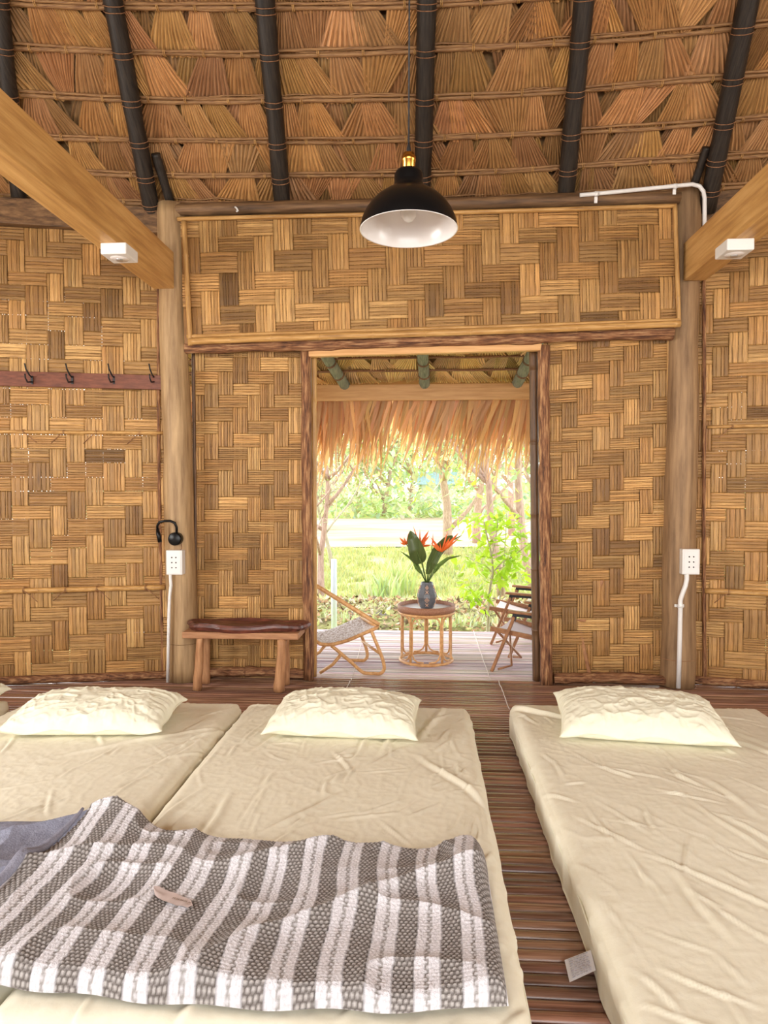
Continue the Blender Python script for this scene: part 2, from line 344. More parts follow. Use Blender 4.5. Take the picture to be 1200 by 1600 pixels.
c_ = corners([(300, 1066), (474, 1066), (474, 540), (300, 540)], YP); weave('woven_panel', *c_, seed=31, parent=wb, cell=(.104, .088), phase=2)
c2_ = corners([(856, 1066), (1046, 1066), (1046, 515), (856, 528)], YP); weave('woven_panel', *c2_, seed=32, parent=wb, cell=(.104, .088))
c3_ = corners([(288, 537), (1060, 510), (1057, 322), (282, 343)], 4.475); weave('woven_panel', *c3_, seed=33, parent=wb, cell=(.124, .108), phase=1)
# inner dark lining behind the double panels
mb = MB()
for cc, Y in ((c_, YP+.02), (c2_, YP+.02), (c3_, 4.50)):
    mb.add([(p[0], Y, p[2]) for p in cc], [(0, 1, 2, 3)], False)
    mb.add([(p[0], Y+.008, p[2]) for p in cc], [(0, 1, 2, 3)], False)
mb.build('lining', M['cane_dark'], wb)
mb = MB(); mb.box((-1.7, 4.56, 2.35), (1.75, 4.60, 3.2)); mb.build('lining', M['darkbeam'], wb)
# the rest of the hut behind the viewer: woven side walls with window openings, rear wall with a wide opening
def wall_plate(name, lo, hi, ax, openings):
    # a wall in the plane x = const (ax 0) or y = const (ax 1), cut into plates round its openings
    mb = MB(); (p, a0, z0), (q, a1, z1) = lo, hi
    cuts = sorted(set([a0, a1]+[v for o in openings for v in o[:2]]))
    for c0, c1 in zip(cuts[:-1], cuts[1:]):
        op = [o for o in openings if o[0] <= c0 and c1 <= o[1]]
        for zz0, zz1 in ([(z0, z1)] if not op else [(z0, op[0][2]), (op[0][3], z1)]):
            if zz1-zz0 < .01: continue
            if ax == 0: mb.box((p, c0, zz0), (q, c1, zz1))
            else: mb.box((c0, p, zz0), (c1, q, zz1))
    return mb.build(name, M['canez'], kind='structure')
wall_plate('wall_left', (-4.42, -3.4, 0), (-4.36, 3.98, 4.0), 0, [(.2, 2.2, 1.1, 2.3)])
wall_plate('wall_right', (4.36, -3.4, 0), (4.42, 4.12, 4.0), 0, [(0, 2.0, 1.1, 2.3)])
wall_plate('wall_rear', (-3.46, -4.42, 0), (-3.40, 4.42, 3.6), 1, [(-2.3, 2.9, .02, 3.2)])
# transom frame of thin bamboo
tf = empty('trim_1', at(288, 540, Y=4.46), kind='structure')
def cane_at(p, q, Y, r, name, parent, m='cane', node=.3, Y2=None, **kw):
    mb = MB(); cane_tube(mb, at(*p, Y=Y), at(*q, Y=Y2 or Y), r, node=node); return mb.build(name, M[m], parent, **kw)
cane_at((278, 343), (1057, 322), 4.45, .014, 'top_cane', tf)
cane_at((287, 346), (297, 540), 4.44, .017, 'side_cane', tf, 'canez')
cane_at((1055, 322), (1061, 508), 4.45, .014, 'side_cane', tf, 'canez')
cane_at((296, 534), (1063, 506), 4.43, .022, 'bottom_cane', tf)
cane_at((292, 526), (1061, 500), 4.445, .012, 'bottom_cane', tf)
# lintel log with rough bark, and header plank
mb = MB(); mb.tube(line(at(290, 544, Y=4.52), at(1052, 520, Y=4.52), 40, .003), [.04+R.uniform(-.004, .004) for _ in range(40)], 14, wob=.05)
mb.build('trim_2', M['barkx'], kind='structure')
mb = MB(); mb.bar(at(480, 553, Y=4.56), at(846, 543, Y=4.56), .05, .045); mb.build('trim_3', M['timberx'], kind='structure', bevel=.004)
# top pole over the transom and board beams over the side walls
mb = MB(); mb.tube(line(at(262, 329, Y=4.50), at(1060, 309, Y=4.50), 30, .004), [.043+R.uniform(-.003, .003) for _ in range(30)], 14, wob=.02)
mb.build('trim_4', M['barkx' if False else 'darkbeam'], kind='structure')
mb = MB(); mb.bar((-4.3, wy(-1, -4.3)-.04, 3.15), (-1.74, wy(-1, -1.74)-.04, 3.13), .06, .17); mb.build('trim_5', M['darkbeam'], kind='structure', bevel=.006)
mb = MB(); mb.bar((1.75, wy(1, 1.75)-.04, 3.17), (4.3, wy(1, 4.3)-.04, 3.2), .06, .23); mb.build('trim_6', M['darkbeam'], kind='structure', bevel=.006)
# door posts: bark post and bamboo jamb each side
for (pb, pt_, r, Y, m, nm) in [((482, 1066), (478, 548), .036, 4.565, 'bark', 'door_post'), ((490, 1062), (491, 552), .021, 4.64, 'canez', 'door_jamb'),
                               ((854, 1068), (849, 540), .040, 4.565, 'bark', 'door_post'), ((839, 1062), (833, 546), .030, 4.65, 'cane_dark', 'door_jamb')]:
    A = at(*pb, Y=Y); B = at(*pt_, Y=Y); A.z = 0
    mb = MB()
    if m == 'bark': mb.tube(line(A, B, 36, .003), [r*(1+R.uniform(-.08, .08)) for _ in range(36)], 14, wob=.04)
    else: cane_tube(mb, A, B, r, node=.42)
    left = pb[0] < 600
    mb.build(nm, M[m], cat='door post', label=(('rough bark post' if m == 'bark' else 'thin bamboo pole') + ' on the %s side of the doorway' % ('left' if left else 'right')) if m != 'cane_dark' else 'dark brown bamboo pole on the right side of the doorway')
# base logs and thin uprights round the door panels
for i, (p, q, r) in enumerate([((322, 1056), (476, 1052), .036), ((866, 1056), (1044, 1060), .036)]):
    A = at(*p, Y=4.575); B = at(*q, Y=4.575); A.z = B.z = .035
    pts = line(A, B, 22, .003)
    for k, v in enumerate(pts): v.z += .012*math.sin(math.pi*k/21)
    mb = MB(); mb.tube(pts, [r*R.uniform(.85, 1.1) for _ in pts], 12, wob=.04); mb.build('baseboard_back', M['barkx'], kind='structure')
for i, (p, q, m) in enumerate([((305, 1058), (303, 545), 'cane_dark'), ((1046, 1062), (1044, 520), 'canez'), ((253, 1062), (246, 352), 'bark'), ((1101, 1074), (1099, 360), 'bark')]):
    Y = [4.60, 4.60, 4.55, 4.62][i]; mb = MB(); cane_tube(mb, at(*p, Y=Y), at(*q, Y=Y), .012, node=.5, jig=.004); mb.build('trim_%d' % (7+i), M[m], kind='structure')
for sgn, nm in ((-1, 'baseboard_left'), (1, 'baseboard_right')):
    xa, xb = (-4.3, -1.76) if sgn < 0 else (1.8, 4.3)
    mb = MB(); cane_tube(mb, (xa, wy(sgn, xa)-.02, .026), (xb, wy(sgn, xb)-.02, .026), .028, jig=.003); mb.build(nm, M['barkx'], kind='structure')

# ---- roof / thatch
YE, ZE, KC, XC = 4.78, 3.17, .03, 0.0
C45 = math.cos(math.radians(45))
def roof(x, t, off=0.0):     # t metres up the slope from the eave, off metres below the thatch
    return Vector((x, YE-KC*(x-XC)**2 - t*C45 - off*C45, ZE + t*C45 - off*C45))
def roof_hit(px, py):
    r = ray(px, py); lo, hi = .5, 8.0
    for _ in range(40):
        m_ = (lo+hi)/2; p = CAM+r*m_
        if p.z-ZE < (YE-KC*p.x**2-p.y): lo = m_
        else: hi = m_
    p = CAM+r*lo; return p.x, (p.z-ZE)/C45
rows_px = [312, 268, 214, 150, 76, 4]
rows_t = [roof_hit(660, y)[1] for y in rows_px]; 
while rows_t[-1] < 2.2: rows_t.append(rows_t[-1]+.235)
rows_t = [rows_t[0]-.16, ] + rows_t
ce = empty('ceiling', (0, YE, ZE), kind='structure')
def fan_row(rr, fn, x0, x1, t0, t1, pitch, depth, name, m, parent, bright=1.0, narrow=.5):
    mb_v = []; mb_f = []; mb_uv = {}; mb_t = []
    x = x0
    while x < x1:
        w = pitch*rr.uniform(.8, 1.25); flip = rr.random() < .12; lean = rr.choice([-1, -1, -.4, .5, 1])*rr.uniform(.15, .6)
        n = rr.randint(9, 12); tv = rr.uniform(.62, 1.2)*bright; tc = (tv, tv*rr.uniform(.9, 1.05), tv*rr.uniform(.82, 1.08))
        tw = w*narrow; tx = x+w*.5-tw*.5 + lean*w*.9; bx = x-w*.12; bw = w*1.3
        ta, tb = (t1+.012, t0-.02) if not flip else (t0-.01, t1+.015)
        d0 = depth + rr.uniform(0, .006); sh = rr.uniform(.004, .012)*rr.choice([1, 1, -1]); uo = rr.uniform(0, 90); b = len(mb_v)
        for i in range(2*n+1):
            f = i/(2*n)+ (rr.uniform(-.012, .012) if 0 < i < 2*n else 0); zig = (1 if i % 2 else -1)
            for (s_, k) in ((0, .25), (.5, .7), (1, 1.0)):
                tj = rr.uniform(-.014, .006) if s_ == 1 and not flip else 0
                xx = (tx+f*tw)*(1-s_)+(bx+f*bw)*s_; tt = ta*(1-s_)+(tb+tj)*s_
                mb_v.append(fn(xx, tt, d0+zig*.0075*k + sh*(f-.5)*2 + .014*math.sin(s_*math.pi)))
                j = tv*(1.15 if i % 2 else .62); mb_t.append((tc[0]*j/tv, tc[1]*j/tv, tc[2]*j/tv)); mb_uv[len(mb_v)-1] = (s_*.25+uo, i*.006+uo)
        for i in range(2*n):
            for k in range(2):
                p = b+i*3+k; mb_f.append((p, p+3, p+4, p+1))
        x += w*.80
    return link_mesh(name, mb_v, mb_f, m, parent, False, mb_uv, mb_t)
rr = random.Random(77)
for k in range(len(rows_t)-1):
    t0, t1 = rows_t[k], rows_t[k+1]
    fan_row(rr, roof, -4.4, 4.4, t0, t1, .215, -.012, 'thatch_row', M['thatch'], ce, .75, .7)
    fan_row(rr, roof, -4.4, 4.4, t0, t1, .215, .010, 'thatch_row', M['thatch'], ce, 1.0)
# outer thatch skin above, from the eave up over the room
mb = MB(); n = 24
V = [roof(-4.8+9.6*i/n, t, -.05-.04*e) for e in (0, 1) for t in (-.55, 6.3) for i in range(n+1)]
mb.add(V, [(a0+i, a0+i+1, a0+n+2+i, a0+n+1+i) for a0 in (0, 2*(n+1)) for i in range(n)], False)
RZ = ZE+6.3*C45; RY = YE-6.3*C45
mb.add([(-4.8, RY+.3, RZ-.1), (4.8, RY+.3, RZ-.1), (4.8, -4.0, 3.3), (-4.8, -4.0, 3.3), (-4.8, RY+.3, RZ), (4.8, RY+.3, RZ), (4.8, -4.0, 3.4), (-4.8, -4.0, 3.4)], [(0, 1, 2, 3), (4, 5, 6, 7)], False)
for sx in (-4.45, 4.45): mb.add([(sx, 4.4, 3.1), (sx, RY+.1, RZ+.1), (sx, -3.6, 3.3), (sx, -3.6, 3.1)], [(0, 1, 2, 3)], False)
mb.build('outer_thatch', M['thatch_dull'], ce)

def lash_ring(mb, c, axis, r, th=.004, turns=2, sp=.012):
    c = Vector(c); axis = Vector(axis).normalized(); u = axis.orthogonal().normalized(); w = axis.cross(u)
    for k in range(turns):
        o = axis*((k-(turns-1)/2)*sp)
        mb.tube([c+o+u*math.cos(q*math.pi/6)*r+w*math.sin(q*math.pi/6)*r+axis*R.uniform(-.001, .001) for q in range(12)], th, 4, closed=True)
ordn = ['lowest', 'second', 'third', 'fourth', 'fifth', 'sixth', 'seventh', 'eighth', 'ninth', 'tenth', 'eleventh', 'twelfth', 'thirteenth']
xj = {}
for k, t in enumerate(rows_t[1:]):
    if k > 7: break
    e = empty('thatch_batten', roof(0, t, .03), '%s cane batten up from the wall, lashed under the thatch' % ordn[k], 'batten', 'battens under the main thatch')
    for q in range(2):
        pts = []; rs = []; ph = rr.random()*6
        for i in range(89):
            x = -4.4+.1*i
            pts.append(roof(x, t+(-.008+.022*q)+.006*math.sin(x*3+ph)+rr.uniform(-.002, .002), .028+.004*math.sin(x*2+ph)+.01*q)); rs.append((.0125 if q == 0 else .008)*(1+.15*(i % 4 == 0))*rr.uniform(.9, 1.1))
        mb = MB(); mb.tube(pts, rs, 8); mb.build('cane', M['batten'], e)
    # loose stems poking along the batten
    mb = MB()
    for q in range(16):
        x = rr.uniform(-3.6, 3.4); L = rr.uniform(.2, .7); d = rr.uniform(-.012, .03)
        mb.tube([roof(x+L*i/5, t+d+rr.uniform(-.008, .01), .024+rr.uniform(0, .016)) for i in range(6)], [.005]*5+[.001], 5)
    mb.build('loose_stems', M['batten'], e, kind='stuff')
    x = -3.4
    while x < 3.0:
        mb = MB(); lash_ring(mb, roof(x, t, .030), (1, 0, 0), .021, .0028, 2, .009); mb.build('lashing', M['cane'], e); x += rr.uniform(.20, .34)

raft = [((10, 0), (40, 312)), ((185, 0), (243, 322)), ((418, 0), (445, 318)), ((667, 0), (660, 310)), ((908, 0), (880, 306)), ((1160, 0), (1104, 292))]
rn = ['leftmost dark pole rafter, meeting the beam left of the left column', 'dark pole rafter ending above the left log column', 'dark pole rafter left of the pendant lamp', 'dark pole rafter directly behind the pendant lamp cord', 'dark pole rafter right of the pendant lamp', 'dark pole rafter ending by the bend of the white conduit']
def pole_on_roof(a, b, r, off, m, name, lab, lashes=True, cat='rafter', t_ext=True, group=None):
    (x0, t0), (x1, t1) = roof_hit(*b), roof_hit(*a)
    if t_ext: x1, t1 = x0+(x1-x0)*(2.3-t0)/(t1-t0), 2.3
    t0_ = t0-.12 if t_ext else t0; x0_ = x0-(x1-x0)*.12/(t1-t0)*(1 if t_ext else 0)
    P = [roof(x0_+(x1-x0_)*i/24, t0_+(t1-t0_)*i/24, off+rr.uniform(-.002, .002)) for i in range(25)]
    e = empty(name, P[0], lab, cat, group)
    mb = MB(); mb.tube(P, [r*(1+rr.uniform(-.04, .04)) for _ in P], 14, wob=.02); mb.build('pole', M[m], e)
    if lashes:
        for t in rows_t[1:]:
            if t0_ < t < t1 and t < 2.1:
                s_ = (t-t0_)/(t1-t0_); c = roof(x0_+(x1-x0_)*s_, t, off); mb = MB(); lash_ring(mb, c, P[-1]-P[0], r*1.09, .0028, 2, .03)
                mb.build('lashing', M['lash'], e)
    return e
for i, (a, b) in enumerate(raft):
    pole_on_roof(a, b, .055 if i else .05, .092, 'rafter', 'rafter', rn[i])
pole_on_roof((247, 235), (272, 318), .03, .06, 'rafter', 'brace_pole', 'short dark brace pole leaning right of the rafter above the left column', False, 'brace pole', False)
pole_on_roof((1100, 225), (1080, 285), .025, .06, 'rafter', 'brace_pole', 'short dark brace pole just left of the rightmost rafter', False, 'brace pole', False)
pole_on_roof((44, 262), (70, 316), .022, .06, 'cane', 'brace_pole', 'short pale bamboo pole beside the leftmost rafter', False, 'brace pole', False)
# far-side rafters just outside the frame
for i, (x0, x1) in enumerate([(-3.75, -3.45), (2.85, 2.65)]):
    pass

# ---- columns (logs) and tie beams
def column(name, xb, yb, xt, yt, r0, r1, ztop, m, lab):
    n = 40; P = [(xb+(xt-xb)*i/(n-1)+.004*math.sin(i*.4), yb+(yt-yb)*i/(n-1), ztop*i/(n-1)) for i in range(n)]
    mb = MB(); mb.tube(P, [r0+(r1-r0)*i/(n-1)+.002*math.sin(i*.9) for i in range(n)], 28, wob=.008)
    o = mb.build(name, M[m], origin=(xb, yb, 0)); return tag(o, lab, 'column')
cl = column('log_column', -1.665, 4.52, -1.735, 4.53, .104, .09, 3.24, 'log', 'pale smooth log column left of the doorway with a black reading lamp')
cr = column('log_column', 1.69, 4.60, 1.71, 4.61, .112, .09, 3.34, 'log_red', 'brown log column right of the doorway with a bent white conduit')
mb = MB(); P = Vector((1.70, 4.60, .18))
mb.lathe([(.1155, 0), (.1175, .003), (.1175, .004)], (1.69, 4.60, .185), 40); mb.build('band', M['benchw'], cr)
mb = MB(); mb.lathe([(.1062, 0), (.1085, .004)], (-1.665, 4.52, .26), 40); mb.build('band', M['log_red'], cl)
for i, (x, zb) in enumerate(((-1.68, 2.655), (1.66, 2.66))):
    mb = MB(); w = .14; h = .24; s_ = 1 if i == 0 else -1
    mb.box((x-(w if i == 0 else 0), -.5, zb), (x+(0 if i == 0 else w), 4.44 if i == 0 else 4.50, zb+h))
    o = mb.build('tie_beam', M['timber'], bevel=.004, origin=(x, 2, zb)); tag(o, 'planed yellow timber tie beam running from the %s column overhead' % ('left' if i == 0 else 'right'), 'beam')
# white sensor boxes under the beams
for i, (px, py, X) in enumerate(((197, 388, -1.70), (1140, 382, 1.70))):
    p = at(px, py, X=X); zb = 2.655 if i == 0 else 2.66
    p.z = zb; p.y *= .978; sx = .0 if i == 0 else -.02
    c = Vector((X+sx*.6, p.y, zb))
    e = empty('ceiling_sensor_box', c, 'small white plastic box under the %s tie beam' % ('left' if i == 0 else 'right'), 'sensor box')
    mb = MB(); mb.box((c.x-.072, c.y-.078, zb-.062), (c.x+.072, c.y+.078, zb)); mb.build('body', M['white'], e, bevel=.006)
    mb = MB(); mb.lathe([(0, -.004), (.045, -.004), (.05, 0)], (c.x, c.y, zb-.0622), 28); mb.build('diffuser', M['enamel'], e)
    mb = MB(); mb.lathe([(0, -.006), (.018, -.006), (.02, 0)], (c.x, c.y, zb-.0665), 20); mb.build('lens', M['steel'], e)

# ---- rods, rails, strings on side walls
def rod(side, x0, x1, z, r, lab, m='cane', nstr=5, seed=1):
    rq = random.Random(seed); e = empty('wall_rod', (x0, wy(side, x0)-.02, z), lab, 'rod')
    mb = MB(); cane_tube(mb, (x0, wy(side, x0)-.012-r, z), (x1, wy(side, x1)-.012-r, z), r, node=.35, jig=.003, rr=rq); mb.build('cane', M[m], e)
    L = x1-x0
    for k in range(nstr):
        x = x0+L*(k+.5+rq.uniform(-.2, .2))/nstr; y = wy(side, x)-.012-r
        mb = MB(); lash_ring(mb, (x, y, z), (1, 0, 0), r*1.2, .0018, 2, .008)
        d = rq.choice([-1, 1]); mb.tube([(x, y-r, z), (x+d*.04, y-r*.6, z-.03), (x+d*.09, y-r*.4, z-.075)], .0028, 5); mb.build('binding', M['lash'], e)
rod(-1, -3.9, -1.80, at(120, 675, Y=4.4).z, .011, 'thin bamboo rod across the left wall below the hook rail', nstr=8, seed=3)
rod(-1, -3.9, -1.80, at(120, 921, Y=4.4).z, .018, 'thicker bamboo rod low across the left wall', 'cane', 8, 4)
rod(1, 1.87, 4.0, at(1150, 667, Y=4.6).z, .011, 'thin bamboo rod across the upper right wall', nstr=7, seed=5)
rod(1, 1.87, 4.0, at(1150, 924, Y=4.6).z, .019, 'thicker bamboo rod low across the right wall', 'cane', 7, 6)
e = empty('hook_rail', (-2.3, wy(-1, -2.3)-.03, at(120, 592, Y=4.4).z), 'dark red-brown plank with four wire coat hooks on the left wall', 'hook rail')
za = at(0, 590, Y=4.28).z; zb_ = at(245, 597, Y=4.5).z; sl_ = (zb_-za)/(1.78-2.84)*-1
pa = Vector((-3.6, wy(-1, -3.6)-.03, za+(3.6-2.84)*(za-zb_)/1.06)); pb = Vector((-1.80, wy(-1, -1.80)-.03, zb_))
mb = MB(); mb.bar(pa, pb, .022, .098); mb.build('board', M['rail'], e, bevel=.002)
for px in (50, 113, 178, 241):
    c = at(px, 592, Y=4.4); x = c.x*1.0
    y = wy(-1, x)-.045; c = at(px, 592, Y=y); x = c.x; z = c.z
    mb = MB(); mb.bar((x, y, z-.035), (x, y, z+.02), .014, .006, (0, 1, 0)); mb.tube([(x, y-.005, z-.02), (x, y-.05, z-.03), (x, y-.075, z-.005), (x, y-.078, z+.02)], .005, 8)
    mb.tube([(x, y-.004, z+.01), (x, y-.03, z+.02), (x-.004, y-.06, z+.055), (x-.006, y-.07, z+.09)], .005, 8); mb.build('hook', M['blackm'], e)

# ---- sockets, conduits, reading lamp
def socket(px, py, Y, lab):
    c = at(px, py, Y=Y); e = empty('power_socket', c, lab, 'socket')
    mb = MB(); mb.box((c.x-.055, Y, c.z-.082), (c.x+.055, Y+.06, c.z+.082)); mb.build('box', M['white'], e, bevel=.004)
    mb = MB(); mb.box((c.x-.046, Y-.004, c.z-.075), (c.x+.046, Y, c.z+.075)); mb.build('face_plate', M['enamel'], e, bevel=.002)
    for i in range(3):
        for s_ in (-1, 1):
            mb = MB(); mb.tube([(c.x+s_*.014, Y-.0052, c.z+(i-1)*.034), (c.x+s_*.014, Y-.0038, c.z+(i-1)*.034)], .0048, 10); mb.build('socket_hole', M['blackm'], e)
    return c
s1 = socket(272, 879, 4.385, 'white three-way power socket on the left log column')
s2 = socket(1080, 878, 4.45, 'white three-way power socket on the right log column')
mb = MB(); mb.tube([at(266, 896, Y=4.40), at(267, 915, Y=4.40), at(265, 932, Y=4.40), at(264, 955, Y=4.40), at(263, 1010, Y=4.40), at(262, 1066, Y=4.40)], .0105, 12)
mb.build('conduit', M['white'], label='thin white conduit running down the left log column to the floor', cat='conduit')
e = empty('conduit', at(1066, 980, Y=4.46), 'white conduit with an offset bend down the right log column', 'conduit')
mb = MB(); pts = [(1073, 896), (1073, 905), (1071, 915), (1066, 928), (1063, 938), (1063, 950), (1062, 1000), (1060, 1075)]
mb.tube([at(x, y, Y=4.465) for x, y in pts], .0145, 14); mb.build('pipe', M['white'], e)
mb = MB(); p = at(1063, 947, Y=4.465); mb.tube([p+Vector((0, 0, -.01)), p+Vector((0, 0, .01))], .019, 14); mb.bar(p+Vector((-.03, .02, 0)), p+Vector((.03, .02, 0)), .006, .018); mb.build('clip', M['white'], e)
e = empty('conduit', at(1090, 290, Y=4.45), 'white conduit along the top pole bending down at the upper right corner', 'conduit')
pts = [(906, 305), (960, 300), (1020, 294), (1060, 290), (1082, 288), (1093, 291), (1099, 299), (1101, 310), (1101, 362)]
mb = MB(); mb.tube([at(x, y, Y=4.44) for x, y in pts], .0125, 14); mb.build('pipe', M['white'], e)
for x, y in ((932, 303), (1055, 291)):
    p = at(x, y, Y=4.44); mb = MB(); mb.tube([p+Vector((-.01, 0, 0)), p+Vector((.01, 0, 0))], .017, 12); mb.bar(p+Vector((0, .01, 0)), p+Vector((0, .02, -.05)), .02, .006, (0, 1, 0)); mb.build('clip', M['white'], e)
Yl = 4.40
e = empty('reading_lamp', at(274, 842, Y=Yl), 'black gooseneck reading lamp bent left on the left log column', 'reading lamp')
c = at(274, 842, Y=Yl)
mb = MB(); mb.tube([c+Vector((0, .03, 0)), c+Vector((0, -.018, 0)), c+Vector((0, -.022, 0))], [.044, .044, .039], 28); mb.build('base', M['black'], e)
gp = [(276, 833), (276, 824), (273, 817), (266, 814), (257, 814), (249, 816), (246, 821), (246, 827)]
mb = MB(); mb.tube([at(x, y, Y=Yl-.03-.02*math.sin(i/7*3.1)) for i, (x, y) in enumerate(gp)], .0085, 12); mb.build('gooseneck', M['black'], e)
mb = MB(); mb.tube([at(246, 826, Y=Yl-.03), at(247, 833, Y=Yl-.04), at(250, 847, Y=Yl-.05)], [.010, .0135, .0135], 14); mb.build('lamp_head', M['black'], e)
mb = MB(); mb.tube([at(283, 850, Y=Yl+.0), at(284, 856, Y=Yl-.005), at(282, 861, Y=Yl)], .002, 6); mb.build('wire', M['rail'], e)
# scrap of white on top pole
p = at(370, 326, Y=4.45); mb = MB(); mb.tube([p+Vector((-.012, 0, .012)), p+Vector((0, -.005, 0)), p+Vector((.008, 0, -.014)), p+Vector((-.004, 0, -.02))], .006, 6)
mb.build('paper_scrap', M['scrap'], label='small white scrap stuck on the top pole above the left panel', cat='scrap')

# ---- pendant lamp
LP = at(638.5, 359, Y=2.5); s_ = .00238
e = empty('pendant_lamp', LP, 'black dome pendant lamp with white inside and brass cap hanging by cord', 'pendant lamp')
prof = [(.1785, 0), (.1775, .012), (.172, .035), (.160, .062), (.142, .088), (.118, .112), (.090, .132), (.064, .148), (.0545, .158), (.0525, .175), (.0525, .198), (.046, .210), (.030, .216), (.0, .217)]
mb = MB(); mb.lathe(prof, LP, 64); sh = mb.build('lamp_shade', M['black'], e)
mb = MB(); mb.lathe([(max(r-.003, 0), z-.0015 if i else 0) for i, (r, z) in enumerate(prof[:10])]+[(0, .172)], LP, 64); mb.build('inner_enamel', M['enamel'], sh)
mb = MB(); mb.lathe([(.1785, 0), (.1800, -.001), (.1780, -.0025), (.1755, 0)], LP, 64); mb.build('rim', M['enamel'], sh)
mb = MB(); mb.lathe([(.022, .212), (.0235, .214), (.0235, .245), (.0262, .247), (.0262, .262), (.0235, .264), (.022, .274), (.012, .279), (0, .28)], LP, 28)
mb.build('brass_cap', M['brass'], e)
mb = MB(); mb.lathe([(.008, .278), (.008, .292), (.004, .312), (.0, .313)], LP, 16); mb.build('strain_relief', M['blackm'], e)
mb = MB(); mb.tube([LP+Vector((0, 0, .30)), LP+Vector((.003, 0, 1.2)), Vector((LP.x+.005, 2.5, 5.35))], .0032, 8); mb.build('cord', M['blackm'], e)
mb = MB(); mb.lathe([(0, .030), (.014, .032), (.027, .045), (.031, .062), (.027, .082), (.018, .10), (.014, .118), (.014, .165)], LP, 24); mb.build('light_bulb', M['glass'], e)

# ---- porch roof, fascia, fringe
pe = empty('ceiling', (0, 6.2, 2.4), kind='structure')
PS = math.atan(.42); PYE, PZE = 6.22, 2.335
def proof(x, t, off=0): return Vector((x, PYE-t*math.cos(PS)-off*math.sin(PS), PZE+t*math.sin(PS)-off*math.cos(PS)))
rr = random.Random(5)
for k in range(8):
    t0 = -.02+.2*k
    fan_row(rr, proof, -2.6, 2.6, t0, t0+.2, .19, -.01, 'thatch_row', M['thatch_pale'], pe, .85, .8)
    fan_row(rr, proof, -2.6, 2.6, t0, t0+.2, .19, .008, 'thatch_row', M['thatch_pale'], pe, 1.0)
V = [proof(x, t, -.04-.03*e_) for e_ in (0, 1) for (x, t) in ((-2.7, -.25), (2.7, -.25), (2.7, 1.75), (-2.7, 1.75))]
mb = MB(); mb.add(V, [(0, 1, 2, 3), (4, 5, 6, 7)], False); mb.build('outer_thatch', M['thatch'], pe)
for k in range(1, 8):
    mb = MB(); mb.tube([proof(-2.6+.1*i, -.02+.2*k+.004*math.sin(i), .026) for i in range(53)], .011, 8)
    o = mb.build('porch_batten', M['lash'], cat='batten', group='battens under the porch thatch'); tag(o, '%s thin dark batten up from the porch fascia, under the pale thatch' % ordn[k-1])
for i, (x0, x1, lab) in enumerate(((524, 534, 'left'), (662, 663, 'middle'), (820, 812, 'right'))):
    a = at(x1, 598, Y=6.1); b = at(x0, 563, Y=5.95)
    xs0 = a.x; dx = (b.x-a.x)/.16
    P = [proof(xs0+dx*(t-.1), t, .07) for t in [q*.1 for q in range(-1, 16)]]
    e = empty('porch_rafter', P[0], 'grey-green pole rafter under the porch thatch, %s one of three' % lab, 'rafter')
    mb = MB(); mb.tube(P, .048, 14, wob=.015); mb.build('pole', M['pole_green'], e)
    for k in (1, 2, 3):
        mb = MB(); lash_ring(mb, proof(xs0+dx*(-.02+.2*k-.1), -.02+.2*k, .07), P[-1]-P[0], .051, .003, 2, .014); mb.build('lashing', M['lash'], e)
A = at(497, 614, Y=6.16); B = at(829, 611, Y=6.16)
mb = MB(); mb.box((-2.7, 6.16, A.z-.072), (2.7, 6.20, A.z+.072)); mb.build('fascia_beam', M['timberx'], bevel=.003, label='planed orange-brown timber fascia across the porch opening', cat='beam')
# porch posts outside the view of the doorway hold the fascia
for sx in (-2.5, 2.5):
    mb = MB(); mb.tube(line((sx, 6.12, 0), (sx, 6.12, 2.4), 10), .07, 14); mb.build('porch_post', M['log'], label='log post at the %s end of the porch' % ('left' if sx < 0 else 'right'), cat='post')
# fringe of dry palm leaflets
rr = random.Random(9); FV = []; FF = []; FU = {}; FT = []
def strip(x, y, z, dx, L, w, tc, droop):
    b = len(FV); n = 6; uo = rr.uniform(0, 90); tw = rr.uniform(-.5, .5)
    for i in range(n+1):
        f = i/n; ww = w*(1-.15*f) if f < .45 else w*max(.03, (1-f)/.62); ww = min(ww, w)
        cx = x+dx*f*L + .005*math.sin(f*3+uo); cy = y+droop*f+.005*math.sin(f*3+uo*2); cz = z-L*f*(1-.12*abs(dx))
        hx = math.cos(tw*f)*ww/2; hy = math.sin(tw*f)*ww/2
        for k in (-1, 0, 1):
            FV.append((cx+hx*k, cy+hy*k+(.003 if k == 0 else 0), cz)); FT.append(tc); FU[len(FV)-1] = (f*L+uo, k*w/2+uo)
    for i in range(n):
        for k in range(2):
            p = b+i*3+k; FF.append((p, p+1, p+4, p+3))
for layer, (yy, zz, Lm) in enumerate(((6.27, 2.29, .54), (6.35, 2.24, .58), (6.43, 2.20, .60))):
    x = -2.6
    while x < 2.6:
        w = rr.uniform(.15, .26); n = rr.randint(5, 7); lean = rr.uniform(-.42, .04); ll = Lm*1.2*rr.uniform(.72, 1.32); tv = rr.uniform(.82, 1.08)
        for i in range(n):
            f = i/(n-1)-.5; t2 = tv*rr.uniform(.68, 1.1)
            strip(x+w*(.5+f*.8), yy+rr.uniform(-.015, .015), zz, lean+f*.22, ll*(1-.75*f*f)*rr.uniform(.72, 1.25), rr.uniform(.032, .050), (t2, t2*rr.uniform(.9, 1.06), t2*rr.uniform(.85, 1.1)), rr.uniform(.02, .10))
        x += w*.62
for q in range(70):
    x = rr.uniform(-1.2, 1.2); strip(x, 6.34, 2.15, rr.uniform(-.35, .05), rr.uniform(.55, .88), rr.uniform(.010, .018), (.72, .66, .6), .08)
